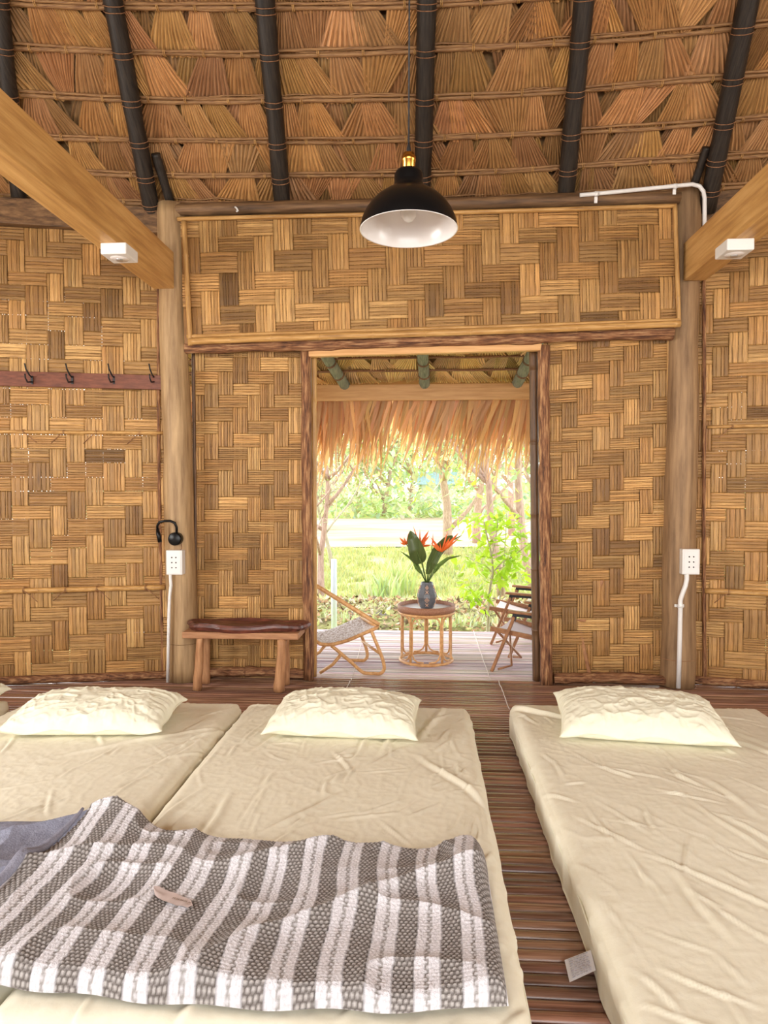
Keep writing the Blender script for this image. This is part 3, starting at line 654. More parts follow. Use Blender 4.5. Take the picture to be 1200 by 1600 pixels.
o = link_mesh('thatch_fringe', FV, FF, M['fringe'], None, False, FU, FT, kind='stuff'); tag(o, 'ragged orange fringe of dry palm leaflets hanging at the porch edge', 'thatch')

# ================================================================== BEDDING
def softbed(name, x0, x1, y0, y1, top, seed, lab, angle, rz=0, step=.0075):
    rs = np.random.RandomState(seed); Wd = x1-x0; Ln = y1-y0; r = .055; side = top-.004
    def prof(n_, size):
        tot = size/2+side*1.0; s = np.linspace(-tot, tot, n_); a_ = np.abs(s); sg = np.sign(s); flat = size/2-r; arc = r*math.pi/2
        off = np.where(a_ <= flat, a_, np.where(a_ <= flat+arc, flat+r*np.sin((a_-flat)/r), size/2)); drop = np.where(a_ <= flat, 0, np.where(a_ <= flat+arc, r*(1-np.cos((a_-flat)/r)), r+(a_-flat-arc)))
        return s, off*sg, drop
    nu = int((Wd+2*side)/step); nv = int((Ln+2*side)/step)
    su, ou, du = prof(nu, Wd); sv, ov, dv = prof(nv, Ln)
    U, Vv = np.meshgrid(ou, ov, indexing='ij'); DU, DV = np.meshgrid(du, dv, indexing='ij'); SU, SV = np.meshgrid(su, sv, indexing='ij')
    drop = np.minimum(np.sqrt(DU**2+DV**2) , side)
    # rounded plan corners
    rc = .10; ex = np.maximum(np.abs(U)-(Wd/2-rc), 0); ey = np.maximum(np.abs(Vv)-(Ln/2-rc), 0); rad = np.sqrt(ex**2+ey**2)
    k = np.where(rad > rc, rc/np.maximum(rad, 1e-6), 1); U = np.sign(U)*(np.minimum(np.abs(U), Wd/2-rc)+ex*k); Vv = np.sign(Vv)*(np.minimum(np.abs(Vv), Ln/2-rc)+ey*k)
    # wrinkles
    ca, sa = math.cos(angle), math.sin(angle); wx = SU+.10*fbm(SU*3+seed, SV*3); wy_ = SV+.10*fbm(SU*3+9, SV*3+seed)
    A = wx*ca+wy_*sa; B = -wx*sa+wy_*ca
    msk = np.clip(fbm(SU*1.8+seed*3, SV*1.8+5)*2.4-.7, 0, 1); msk2 = np.clip(fbm(SU*2.5+seed, SV*2.5+15)*3-1.1, 0, 1)
    rd = lambda a_, b_, p_: np.power(ridge(a_, b_), p_)
    h = .012*(fbm(SU*1.6+seed, SV*1.6)-.5)+.006*(fbm(SU*5, SV*5+seed)-.5)
    h += .0035*rd(A*2.5+seed*3, B*12+3, 9)*msk2 + .0022*rd(wx*24+seed, wy_*17+wx*9, 7)*(.25+msk)+ .0011*rd(wx*48, wy_*40+seed, 5)
    q0 = np.stack([SU, SV])
    for c_ in range(120):     # pulled creases in the cloth
        big = c_ < 12; th = angle+rs.normal(0, .32)+(rs.rand() < .15)*rs.uniform(-1.2, 1.2); cx_, cy_ = rs.uniform(-Wd/2, Wd/2), rs.uniform(-Ln/2, Ln/2)
        if big: cx_ = -Wd/2+Wd*(c_+.5)/12+rs.uniform(-.05, .05)
        aa = (SU-cx_)*math.cos(th)+(SV-cy_)*math.sin(th); bb = -(SU-cx_)*math.sin(th)+(SV-cy_)*math.cos(th)
        Lc = rs.uniform(.35, .85) if big else rs.uniform(.08, .34); wc = rs.uniform(.009, .016) if big else rs.uniform(.0045, .010); hc = wc*rs.uniform(.6, .95)*(1 if big else .9)
        cv = rs.uniform(-.10, .10)*(aa/Lc)**2*Lc*4*.3+rs.uniform(.002, .010)*np.sin(aa*rs.uniform(8, 22)+c_)
        d_ = (bb-cv)/wc; win = np.clip(1-(aa/(Lc/2))**2, 0, 1)
        h += hc*win*(np.exp(-d_**2)-.55*np.exp(-(d_-1.6)**2))
    edge = np.clip(drop/side, 0, 1)
    amp = 1-.35*edge
    nx_ = np.sign(U)*(DU > .5*r)*(DU >= DV); ny_ = np.sign(Vv)*(DV > .5*r)*(DV > DU)
    topm = 1-np.clip(drop/r, 0, 1)
    # sag towards the edges, puffed crown
    crown = .012*np.cos(U/Wd*math.pi)*np.cos(Vv/Ln*math.pi)
    Z = top-drop+(h*amp+crown-.012)*topm
    sidef = np.power(ridge(SU*9+seed if True else SU, SV*9+3), 2)*.008+.010*(fbm(SU*4, SV*4+seed)-.5)
    X = U+nx_*(sidef+.010*edge*0); Y = Vv+ny_*sidef
    Z = np.maximum(Z, .004)
    co = np.stack([X, Y, Z], -1).reshape(-1, 3)
    idx = np.arange(nu*nv).reshape(nu, nv); fc = np.stack([idx[:-1, :-1], idx[1:, :-1], idx[1:, 1:], idx[:-1, 1:]], -1).reshape(-1, 4)
    e = empty(name, ((x0+x1)/2, (y0+y1)/2, 0), lab, 'mattress', rz=rz)
    o = link_mesh('fitted_sheet', co, fc, M['sheet'], None, True); o.parent = e
    # piped seam along the top edge
    mb = MB(); q = []; n = 26
    hw, hl = Wd/2+.002, Ln/2+.002
    for (sx, sy, a0) in ((1, 1, 0), (-1, 1, 90), (-1, -1, 180), (1, -1, 270)):
        for kk in range(6):
            t = math.radians(a0+kk*18); q.append((sx*(hw-.10)+.10*math.cos(t), sy*(hl-.10)+.10*math.sin(t), top*.62))
    P = []
    for i in range(len(q)):
        a_ = Vector(q[i]); b_ = Vector(q[(i+1) % len(q)]); m_ = max(1, int((b_-a_).length/.06))
        P += [a_.lerp(b_, j/m_) for j in range(m_)]
    mb.tube([p+Vector((0, 0, R.uniform(-.003, .003))) for p in P], .0035, 5, closed=True); s2_ = mb.build('seam', M['pillow'], None); s2_.parent = e
    return e
B1 = softbed('mattress', -2.19, -.985, 1.36, 3.58, .165, 3, 'pale yellow sheeted mattress at the left, beside the middle mattress', math.radians(62))
B2 = softbed('mattress', -.965, .235, 1.36, 3.58, .165, 8, 'pale yellow sheeted mattress in the middle under the striped blanket', math.radians(75))
B3 = softbed('mattress', .455, 1.775, 1.05, 3.67, .165, 14, 'pale yellow sheeted mattress at the right across the floor gap', math.radians(118))
B4 = softbed('mattress', -3.45, -2.26, 1.5, 3.55, .165, 19, 'sheeted mattress only peeking in at the far left edge', math.radians(60), step=.02)
B5 = softbed('mattress', 1.93, 3.1, 1.3, 3.55, .165, 23, 'sheeted mattress only peeking in at the far right edge', math.radians(60), step=.02)

def pillow(cx, cy, z, w, d, h, rz, tilt, seed, lab):
    n, m_ = 150, 100; u = np.linspace(-1, 1, n); v = np.linspace(-1, 1, m_); U, V = np.meshgrid(u, v, indexing='ij')
    rs = np.random.RandomState(seed); cps = rs.uniform(.92, 1.10, 4)
    body = np.power(np.clip(1-np.abs(U)**3.2, 0, 1), .5)*np.power(np.clip(1-np.abs(V)**2.6, 0, 1), .5)
    # edges bow inwards between pointed corners
    X = U*(w/2)*(1-.035*(1-V**2)*np.abs(U)**3+ .03*np.abs(U)**4*np.abs(V)**6); Y = V*(d/2)*(1-.04*(1-U**2)*np.abs(V)**3+.03*np.abs(U)**6*np.abs(V)**4)
    wx = X+.05*fbm(X*6+seed, Y*6); wy_ = Y+.05*fbm(X*6, Y*6+seed)
    wr = .009*np.power(ridge(wx*9+seed, wy_*16), 4)+.006*np.power(ridge(wx*22+wy_*9, wy_*20-wx*8+seed), 4)+.003*np.power(ridge(wx*40, wy_*40+seed), 3)+.02*(fbm(X*4+seed, Y*4)-.5)
    # radial gathers near the ends
    ang = np.arctan2(V, U); wr += .006*np.abs(np.sin(ang*16+3*fbm(X*5, Y*5)))*np.clip(np.maximum(np.abs(U), np.abs(V))*2.4-1.3, 0, 1)
    ms = np.clip(body*3, 0, 1)
    sag = .02*np.abs(U*V)
    T = h*.68*body+wr*ms*.9-sag*0; Bt = -h*.32*body
    ring = (1-ms)*.010*np.sin(9*U+5*V+seed)
    ca, sa = math.cos(rz), math.sin(rz); ct, st = math.cos(tilt), math.sin(tilt)
    def tr(Z):
        Yt = Y*ct-Z*st; Zt = Y*st+Z*ct
        return np.stack([X*ca-Yt*sa, X*sa+Yt*ca, Zt], -1).reshape(-1, 3)
    T3 = tr(T+ring); B3_ = tr(Bt+ring-.001); co = np.vstack([T3, B3_]); zmin = np.percentile(co[:, 2], 3)
    co[:, 2] = np.maximum(co[:, 2]-zmin, .0)
    idx = np.arange(n*m_).reshape(n, m_); f1 = np.stack([idx[:-1, :-1], idx[1:, :-1], idx[1:, 1:], idx[:-1, 1:]], -1).reshape(-1, 4); f2 = f1[:, ::-1]+n*m_
    # join rims
    rim = np.concatenate([idx[:, 0], idx[-1, 1:], idx[-2::-1, -1], idx[0, -2:0:-1]]); rn_ = np.roll(rim, -1)
    f3 = np.stack([rim, rim+n*m_, rn_+n*m_, rn_], -1)
    o = link_mesh('pillow', co, np.vstack([f1, f2, f3]), M['pillow'], None, True); o.location = (cx, cy, z)
    mb = MB(); mb.tube([co[i] for i in rim[::3]], .0028, 5, closed=True); s_ = mb.build('piping', M['pillow'], None); s_.parent = o
    return tag(o, lab, 'pillow')
ZB = .158
pillow(-1.605, 3.17, ZB, .745, .42, .145, math.radians(4), math.radians(4), 3, 'pale yellow pillow at the head of the left mattress')
pillow(-.385, 3.21, ZB, .70, .42, .15, math.radians(-2), math.radians(4), 7, 'pale yellow pillow at the head of the middle mattress')
pillow(1.02, 3.26, ZB, .745, .47, .16, math.radians(-7), math.radians(5), 12, 'pale yellow pillow at the head of the right mattress')
pillow(-2.52, 3.33, ZB, .5, .38, .12, 0, .1, 15, 'pillow corner just showing at the left frame edge')

# ---- blanket
def blanket():
    X0, X1, Y0, Y1 = -1.62, .185, 1.40, 2.085; r_ = .030; qa = r_*math.pi/2
    def arc(lo, hi, both, st=.0034):
        Lt = (hi-lo)-(2 if both else 1)*r_+(2 if both else 1)*qa; n_ = int(Lt/st); q_ = np.linspace(0, Lt, n_); e1 = Lt-q_
        p_ = np.where(e1 < qa, hi-r_+r_*np.sin(np.clip((qa-e1)/r_, 0, 2)), hi-r_-(e1-qa)); h1 = np.where(e1 < qa, np.cos(np.clip((qa-e1)/r_, 0, math.pi/2)), 1)
        if both:
            p_ = np.where(q_ < qa, lo+r_-r_*np.cos(q_/r_), p_); h1 = np.minimum(h1, np.where(q_ < qa, np.sin(np.clip(q_/r_, 0, math.pi/2)), 1))
        return q_, p_, h1
    sx_, x, hx_ = arc(X0, X1, False); sy_, yv, hy_ = arc(0, Y1-Y0, True); nx = len(x); ny = len(yv)
    X, V = np.meshgrid(x, yv/(Y1-Y0), indexing='ij'); SXg, SYg = np.meshgrid(sx_+X0, sy_, indexing='ij'); round_ = hx_[:, None]*hy_[None, :]
    yn = np.interp(x, [-1.62, -.98, -.70, -.45, -.1, .08, .185], [1.46, 1.45, 1.425, 1.415, 1.425, 1.44, 1.465])+.006*np.sin(x*23)
    yf = np.interp(x, [-1.62, -1.45, -1.12, -1.04, -.85, -.64, -.46, .03, .10, .15, .185], [2.08, 2.14, 2.20, 2.21, 2.12, 2.075, 2.06, 2.06, 2.10, 2.11, 2.06])+.005*np.sin(x*31)
    Y = yn[:, None]*(1-V)+yf[:, None]*V
    S = SXg+.02*(fbm(X*3, Y*3+4)-.5)*2+.010*np.sin(Y*14+X*3)*V
    L = SYg+.015*np.sin(X*9)
    thick = .030
    # soft folds
    wA = X+.06*fbm(X*3+1, Y*3); wB = Y+.08*fbm(X*2.5, Y*3+7)
    q = wA*.5-wB*.86; f = 1.35*(.022*np.power(ridge(q*3.6+.3, (wA*.86+wB*.5)*1.3+2), 3)+.028*(fbm(X*2.3+3, Y*2.8+1)-.45)+.012*np.power(ridge(wA*5+2, wB*6), 3))
    bump_r = .030*np.exp(-((X-.13)/.05)**2)*np.clip((V-.35)*1.8, 0, 1)
    hump = .04*np.exp(-((X+1.02)/.10)**2)*np.clip((V-.3)*1.5, 0, 1)
    per = .0125
    c = np.cos(S*math.pi/per*1.0)*np.cos(L*math.pi/(per*.85)); rowp = np.abs(np.cos((S/per+np.floor(L/(per*.9))*.5)*math.pi))*np.abs(np.cos((L/(per*.9)-.5)*math.pi))
    ph = ((S+.075) % .108)/.108   # stripe phase
    grey = (ph < .44); thin = (ph > .67) & (ph < .77)
    flap = X+.10*(V-1)*(1)*0 < (-1.115 -.10*(1-V)**1.0)
    bob = np.where(grey | thin, np.power(rowp, .6), .6+.4*np.power(rowp, .5)); hb = np.where(flap, .0015*vn(X*400, Y*400), .0048*bob)
    sink = np.where(flap, -.012, 0)
    Z = .166+round_*(thick+np.maximum(f+bump_r+hump, -.012)+hb+sink)
    Z = np.where(round_ < .01, .168, Z)
    n1 = vn(X*260+3, Y*260); n2 = vn(X*60, Y*60+8)
    dk = np.array([.15, .13, .12]); lt = np.array([.56, .53, .51]); wh = np.array([.86, .84, .88]); bl = np.array([.29, .30, .38])
    colr = np.empty(X.shape+(3,)); b3 = np.clip(rowp*1.5-.25+.25*(n1-.5), 0, 1)[..., None]
    G = dk*(1-b3)+lt*b3; Wt = wh*(.82+.18*np.clip(rowp*2, 0, 1))[..., None]*(.92+.12*n1)[..., None]
    Th = lt*.8*(1-b3)+wh*b3
    colr[:] = np.where(grey[..., None], G, np.where(thin[..., None], Th*.85, Wt))
    # thin dark lines beside each white stripe
    ln_ = (np.abs(ph-.44) < .02) | (np.abs(ph-.99) < .02); colr[ln_] *= .62
    fl = bl*(.8+.3*n2+.25*n1)[..., None]; colr = np.where(flap[..., None], fl, colr)
    Yo = Y+0
    co = np.stack([X, Yo, Z], -1).reshape(-1, 3); idx = np.arange(nx*ny).reshape(nx, ny); fc = np.stack([idx[:-1, :-1], idx[1:, :-1], idx[1:, 1:], idx[:-1, 1:]], -1).reshape(-1, 4)
    o = link_mesh('blanket', co, fc, M['blanket'], None, True, None, colr.reshape(-1, 3))
    tag(o, 'grey and white striped plush blanket spread over the two left mattresses', 'blanket')
    def zat(xx, yy):
        i = int(np.argmin(np.abs(x-xx))); j = int(np.argmin(np.abs(Y[i]-yy))); return Z[i, j]
    # rolled hem at the grey fold and a sewn label
    mb = MB(); pts = []
    for k in range(40):
        vv = .90-k/39*.85; xx = -1.115-.10*(1-vv); i = int(np.argmin(np.abs(x-xx))); j = int(vv*(ny-1)); pts.append((xx-.012, Y[i, j], Z[min(i+6, nx-1), j]-.004+.006))
    mb.tube(pts, [.016*min(1, .3+.7*math.sin(math.pi*k/39)) for k in range(40)], 10); h = link_mesh('rolled_hem', mb.v, mb.f, M['blanket'], o, True, None, [(.30, .30, .37)]*len(mb.v)); 
    c0 = at(270, 1391, Z=.235); 
    i0 = c0.x; j0 = c0.y; V_ = []
    for a_ in range(13):
        for b_ in range(5):
            u_ = a_/12-.5; v_ = b_/4-.5; ww = .042*math.sqrt(max(0, 1-(u_*2)**2))+.004
            xx = i0+u_*.125; yy = j0+v_*ww-.05*u_; V_.append((xx, yy, zat(xx, yy)+.008))
    ob = link_mesh('sewn_label', V_, [(a_*5+b_, a_*5+5+b_, a_*5+6+b_, a_*5+1+b_) for a_ in range(12) for b_ in range(4)], M['tagpink'], o, True)
    tag(ob, 'small brownish pink sewn label')
    mb = MB()
    for k in range(5):
        xx = i0+.0+k*.012; yy = j0-.005-.004*k; z_ = zat(xx, yy)+.0095; mb.tube([(xx, yy, z_), (xx+.003, yy+.005, z_), (xx+.006, yy-.001, z_), (xx+.008, yy+.004, z_)], .0006, 4)
    mb.build('script_lettering', M['darkbeam'], ob)
blanket()
# washing tag of the right mattress
c = at(885, 1505, Z=.02); d = at(925, 1487, Z=.05)
V = []
for i in range(7):
    for j in range(4):
        f = i/6; p = at(882+ (923-882)*f+ (8*j/3), 1500-16*f+35*j/3-3*j/3*f, Z=.010+.035*f+.006*math.sin(f*6)); V.append(p)
o = link_mesh('care_tag', V, [(a*4+b, a*4+4+b, a*4+5+b, a*4+1+b) for a in range(6) for b in range(3)], M['tag'], B3, True)
tag(o, 'pale lavender washing tag with fine grey print')
mb = MB()
for j in range(9):
    f0 = .12; g = j/9*.9+.06
    def tp(f, g_): return at(882+41*f+8*g_, 1500-16*f+35*g_-3*g_*f, Z=.0125+.035*f+.006*math.sin(f*6))
    f = .14
    while f < .82:
        L = R.uniform(.05, .16); mb.tube([tp(f, g), tp(min(f+L, .86), g)], .0009, 4); f += L+.04
mb.build('print', M['ink'], o)

# ================================================================== BENCH
YB = 4.36
bz = at(380, 990, Y=4.30).z
e = empty('bench', (-1.18, YB, 0), 'low wooden bench with dark red live-edge slab top against the left panel', 'bench')
xl = at(284, 993, Y=4.25).x; xr = at(466, 997, Y=4.25).x; zp = at(380, 994, Y=4.25).z
mb = MB(); mb.box((xl, 4.25, zp-.021), (xr, 4.49, zp+.021)); mb.build('seat_plank', M['benchw'], e, bevel=.005)
mb = MB(); n = 44; V = []
prof_ = [(0, -.019), (.94, -.019), (1.0, .004), (.985, .020), (.95, .030), (.92, .031), (.80, .018), (.5, .008), (0, .008)]
cx = (at(290, 978, Y=4.35).x+at(475, 980, Y=4.35).x)/2; hw = (at(478, 980, Y=4.35).x-at(290, 978, Y=4.35).x)/2
for (r_, z_) in prof_:
    for k in range(n):
        t = 2*math.pi*k/n; cc = math.cos(t); ss = math.sin(t); irr = 1+.05*math.sin(3*t+1)+.03*math.sin(7*t)+.02*math.sin(13*t)
        sx = math.copysign(abs(cc)**.9, cc); sy = math.copysign(abs(ss)**.8, ss)
        V.append((cx+hw*r_*sx*irr, 4.372+.125*r_*sy*irr, zp+.021+.019+z_+(.006*math.sin(5*t) if r_ > .8 else 0)))
mb.add(V, [(i*n+k, i*n+(k+1) % n, (i+1)*n+(k+1) % n, (i+1)*n+k) for i in range(len(prof_)-1) for k in range(n)], True)
sb = mb.build('slab_top', M['slab'], e); sb.data.polygons.foreach_set('use_smooth', [False]*len(sb.data.polygons)); tag(sb, 'dark red hollowed live-edge slab')
for (px, py, Y0, r, px2) in ((308, 1078, 4.28, .026, 313), (321, 1072, 4.44, .028, 323), (436, 1080, 4.28, .032, 441), (447, 1070, 4.44, .024, 447)):
    a = at(px, py, Z=0); a = Vector((a.x, Y0+.0, 0)); b = at(px2, 998, Y=Y0); b.z = zp-.018
    a.x = at(px, py, Y=Y0).x
    mb = MB(); mb.tube(line(a, b, 10, .002), [r*q for q in (1.12, 1.08, 1.04, 1.0, 1, 1, .98, .97, 1, 1)], 12, wob=.05); mb.build('leg', M['benchleg'], e)

# ================================================================== PORCH FURNITURE
T0 = at(666, 1033, Z=0); T0 = Vector((T0.x, 5.14, 0)); TR = .205; TH = at(666, 948, Y=5.14).z
e = empty('side_table', T0, 'round rattan side table with dark tray top holding the vase', 'table')
mb = MB(); mb.lathe([(0, TH-.012), (.20, TH-.012), (.20, TH-.004), (0, TH-.004)], (T0.x, T0.y, 0), 48); mb.build('tray_inlay', M['traytop'], e)
mb = MB(); mb.lathe([(.198, TH-.03), (.219, TH-.028), (.223, TH-.005), (.221, TH+.018), (.212, TH+.022), (.207, TH+.016), (.204, TH-.004), (.198, TH-.03)], (T0.x, T0.y, 0), 56); mb.build('tray_rim', M['rattan_dk'], e)
def ring(mb, c, rad, z, r): mb.tube([(c[0]+rad*math.cos(t*math.pi/20), c[1]+rad*math.sin(t*math.pi/20), z) for t in range(40)], r, 8, closed=True)
mb = MB(); ring(mb, T0, .205, TH-.04, .011); ring(mb, T0, .186, TH-.05, .007); mb.build('top_ring', M['rattan'], e)
mb = MB(); ring(mb, T0, .200, .013, .0115); mb.build('base_ring', M['rattan'], e)
for k in range(5):
    a0 = math.radians(90+72*k)
    def cp(a_, z, r_=.193): return (T0.x+r_*math.cos(a_), T0.y+r_*math.sin(a_), z)
    mb = MB()
    for s_ in (-1, 1):
        pts = [cp(a0+s_*math.radians(30), .03, .194), cp(a0+s_*math.radians(16), .032), cp(a0+s_*math.radians(8), .05), cp(a0+s_*.055, .085), cp(a0+s_*.05, .2), cp(a0+s_*.05, TH-.11), cp(a0+s_*math.radians(7), TH-.075), cp(a0+s_*math.radians(14), TH-.057), cp(a0+s_*math.radians(34), TH-.054)]
        mb.tube(pts, .0065, 8)
    mb.tube([cp(a0, .01, .200), cp(a0, TH-.04, .200)], .0095, 8); lg = mb.build('leg', M['rattan'], e)
# vase
V0 = Vector((T0.x-.0, T0.y-.02, TH-.004)); vx = at(667, 930, Y=5.1).x; V0.x = vx
VH = .198
vp = [(0, 0), (.048, 0), (.053, .006), (.070, .045), (.0775, .082), (.074, .110), (.060, .150), (.047, .188), (.045, VH), (.040, VH), (.040, VH-.02), (0, VH-.05)]
e = empty('vase', V0, 'dark grey vase with tan diamond motifs standing on the rattan table', 'vase')
mb = MB(); mb.lathe(vp, V0, 10); mb.sm = [False]*len(mb.sm); mb.build('body', M['vase'], e, bevel=.002)
def vr(z):
    for (r0, z0), (r1, z1) in zip(vp[1:9], vp[2:10]):
        if z0 <= z <= z1 and z1 > z0: return r0+(r1-r0)*(z-z0)/(z1-z0)
    return .05
for k, a0 in enumerate([math.radians(d_) for d_ in (-90, -18, 54, 126, 198)]):
    def vpnt(da, z): r_ = vr(z)*1.0+.0004; return (V0.x+r_*math.cos(a0+da), V0.y+r_*math.sin(a0+da), V0.z+z)
    for zc, s_ in ((.055, 1.0), (.148, .82)):
        mb = MB(); w = .20*s_/ (vr(zc)/.075); h = .020*s_
        for sc in (1.0, .38):
            mb.tube([vpnt(-w*sc, zc+.012), vpnt(0, zc+.012+h*sc), vpnt(w*sc, zc+.012), vpnt(0, zc+.012-h*sc)], .0019, 5, closed=True)
        zb2 = zc-.026*s_
        mb.tube([vpnt(-w*.8, zb2-.012), vpnt(w*.8, zb2+.012)], .0019, 5); mb.tube([vpnt(w*.8, zb2-.012), vpnt(-w*.8, zb2+.012)], .0019, 5)
        mb.build('motif', M['motif'], e)
# leaves and flowers in the vase
VT = V0+Vector((0, 0, VH-.02))
def leaf_blade(name, pts, w, m, lab, twist=0, stem=.004, wf=None, nrm=(0, -1, 0)):
    """first point in the vase, blade along the later points"""
    pts = [Vector(p) for p in pts]; e = empty(name, pts[0], lab, 'leaf')
    mb = MB(); mb.tube(pts[:3], stem, 6); mb.build('stalk', M['leaf_mid'], e)
    # smooth blade
    P = []; seg = pts[1:]
    for i in range(len(seg)-1):
        for k in range(6): P.append(seg[i].lerp(seg[i+1], k/6))
    P.append(seg[-1]); n = len(P); V = []; N0 = Vector(nrm).normalized()
    for i, p in enumerate(P):
        f = i/(n-1); d = (P[min(i+1, n-1)]-P[max(i-1, 0)]).normalized(); side = d.cross(N0).normalized(); nn = side.cross(d)
        ww = w*math.sin(math.pi*min(1, f**.8*.98+.02))**.75 if wf is None else w*wf(f)
        for k, (q, z_) in enumerate(((-1, .16), (-.5, .04), (0, 0), (.5, .04), (1, .16))):
            V.append(p+side*(q*ww/2)-nn*(-z_)*ww*.9)
    mb = MB(); mb.add(V, [(i*5+k, i*5+k+1, i*5+6+k, i*5+5+k) for i in range(n-1) for k in range(4)], True); b_ = mb.build('blade', M[m], e)
    mb = MB(); mb.tube(P, [.0018]*(n-1)+[.0005], 5); mb.build('midrib', M['leaf_mid'], e)
    return e
def vpx(x, y, Y=5.10): return at(x, y, Y=Y)
leaf_blade('palm_lily_leaf', [VT, vpx(659, 880), vpx(655, 872, 5.08), vpx(651, 860, 5.06), vpx(645, 842, 5.06), vpx(641, 829, 5.08)], .125, 'leaf_dk', 'broad dark green leaf standing upright left in the vase', nrm=(-.1, -1, .1))
leaf_blade('palm_lily_leaf', [VT, vpx(668, 897, 5.08), vpx(673, 880, 5.06), vpx(682, 862, 5.06), vpx(696, 846, 5.08), vpx(708, 837, 5.1)], .090, 'leaf_dk', 'long dark green leaf leaning right in the vase', nrm=(.5, -1, .1), wf=lambda f: math.sin(math.pi*min(1, f*.95+.05))**.6)
leaf_blade('slender_leaf', [VT, vpx(658, 895, 5.08), vpx(650, 881), vpx(640, 872), vpx(625, 861, 5.08)], .034, 'leaf_mid', 'slender green leaf arching far left from the vase', nrm=(.3, -.6, .7))
leaf_blade('slender_leaf', [VT, vpx(659, 897), vpx(652, 887, 5.14), vpx(647, 873, 5.16), vpx(644, 866, 5.16)], .040, 'leaf_mid', 'short yellow-green leaf behind the upright dark leaf in the vase', nrm=(0, -1, .2))
leaf_blade('slender_leaf', [VT, vpx(677, 897, 5.12), vpx(686, 884, 5.14), vpx(700, 873, 5.16), vpx(722, 868, 5.2)], .038, 'leaf_mid', 'slender green leaf arching right from the vase', nrm=(.1, -.5, .8))
leaf_blade('slender_leaf', [VT, vpx(676, 895, 5.14), vpx(692, 855, 5.16), vpx(705, 845, 5.18), vpx(723, 836, 5.2)], .022, 'leaf_mid', 'thin pointed leaf rising behind the right flower', nrm=(.2, -1, .3))
def flower(stem, c, spikes, lab):
    e = empty('heliconia_flower', stem[0], lab, 'flower')
    mb = MB(); mb.tube([Vector(p) for p in stem], .0035, 6); mb.build('stem', M['leaf_mid'], e)
    for (dx, dz, L, w) in spikes:
        d = Vector((dx, R.uniform(-.25, .1), dz)).normalized(); c_ = Vector(c); mb = MB()
        w *= 1.7; mb.tube([c_, c_+d*L*.35+Vector((0, 0, -.004)), c_+d*L*.7, c_+d*L+Vector((0, 0, .004))], [w*.55, w, w*.7, .0006], 8, flat=.55); mb.build('bract', M['orange'], e)
    return e
c = vpx(635, 850); flower([VT, vpx(655, 885), c], c, [(-.8, .7, .07, .006), (-1, .15, .05, .005), (.5, .9, .075, .006), (.2, 1, .09, .005), (-.4, 1, .05, .005)], 'orange spiky flower at the far left of the vase')
c = vpx(656, 852, 5.12); flower([VT, vpx(660, 880, 5.1), c], c, [(-.35, 1, .16, .006), (0, 1, .13, .006), (.5, .8, .13, .007), (.8, .75, .10, .006), (1, .0, .09, .006), (1, .35, .05, .005), (.1, .8, .06, .007)], 'orange spiky flower just right of the upright dark leaf')
c = vpx(690, 862, 5.04); flower([VT, vpx(676, 890, 5.08), c], c, [(-.7, .9, .13, .007), (-1, .75, .10, .006), (.3, 1, .16, .008), (.8, .9, .19, .008), (.6, 1.0, .12, .007), (-.2, 1, .07, .006), (.95, .75, .17, .005)], 'large orange spiky flower leaning right from the vase')
c = vpx(675, 852, 5.16); flower([VT, vpx(674, 880, 5.14), c], c, [(.1, 1, .09, .004), (.25, 1, .06, .003)], 'thin reddish flower bud at the centre of the vase')

# rattan lounge chair (left)
YN, YF = 4.70, 5.06
e = empty('lounge_chair', (at(545, 1050, Y=4.88).x, 4.88, 0), 'low rattan lounge chair with woven cord seat, partly behind the left door post', 'chair')
def fix(pts, Y): return [at(x, y, Y=Y) for x, y in pts]
def smooth(pts, k=4):
    pts = [Vector(p) for p in pts]; out = []
    for i in range(len(pts)-1):
        p0, p1, p2, p3 = pts[max(i-1, 0)], pts[i], pts[i+1], pts[min(i+2, len(pts)-1)]
        for j in range(k):
            t = j/k; out.append(.5*((2*p1)+(p2-p0)*t+(2*p0-5*p1+4*p2-p3)*t*t+(3*p1-p0-3*p2+p3)*t**3))
    return out+[pts[-1]]
nf = [(579, 982), (586, 1000), (593, 1017), (599, 1034), (600, 1046), (594, 1055), (584, 1058), (576, 1057), (566, 1050), (550, 1036), (534, 1022), (518, 1009)]
def side(Y, sc_only=None):
    pts = fix(nf, YN); 
    return [Vector((p.x+(Y-YN)*-.42, Y, max(p.z, .014))) for p in pts]
for Y in (YN, YF):
    mb = MB(); mb.tube(smooth(side(Y)), .0125, 10); mb.build('leg', M['rattan'], e)
def offs(pts, Y): return [Vector((p.x+(Y-YN)*-.42, Y, max(p.z, .012))) for p in pts]
rear = [at(500, 1058, Y=YN), at(520, 1038, Y=YN), at(534, 1021, Y=YN)]; rear[0].z = .012
for Y in (YN, YF):
    mb = MB(); mb.tube(offs([rear[0]+Vector((0, .0, 0)), rear[1], rear[2]], Y), .0125, 10); mb.build('leg', M['rattan'], e)
# arms rising to the back
na = [at(593, 976, Y=YN), at(540, 943, Y=YN), at(489, 912, Y=YN), at(440, 884, Y=YN+.02)]
for Y in (YN, YF):
    mb = MB(); mb.tube(smooth(offs(na, Y)), .0145, 10); mb.build('armrest', M['rattan'], e)
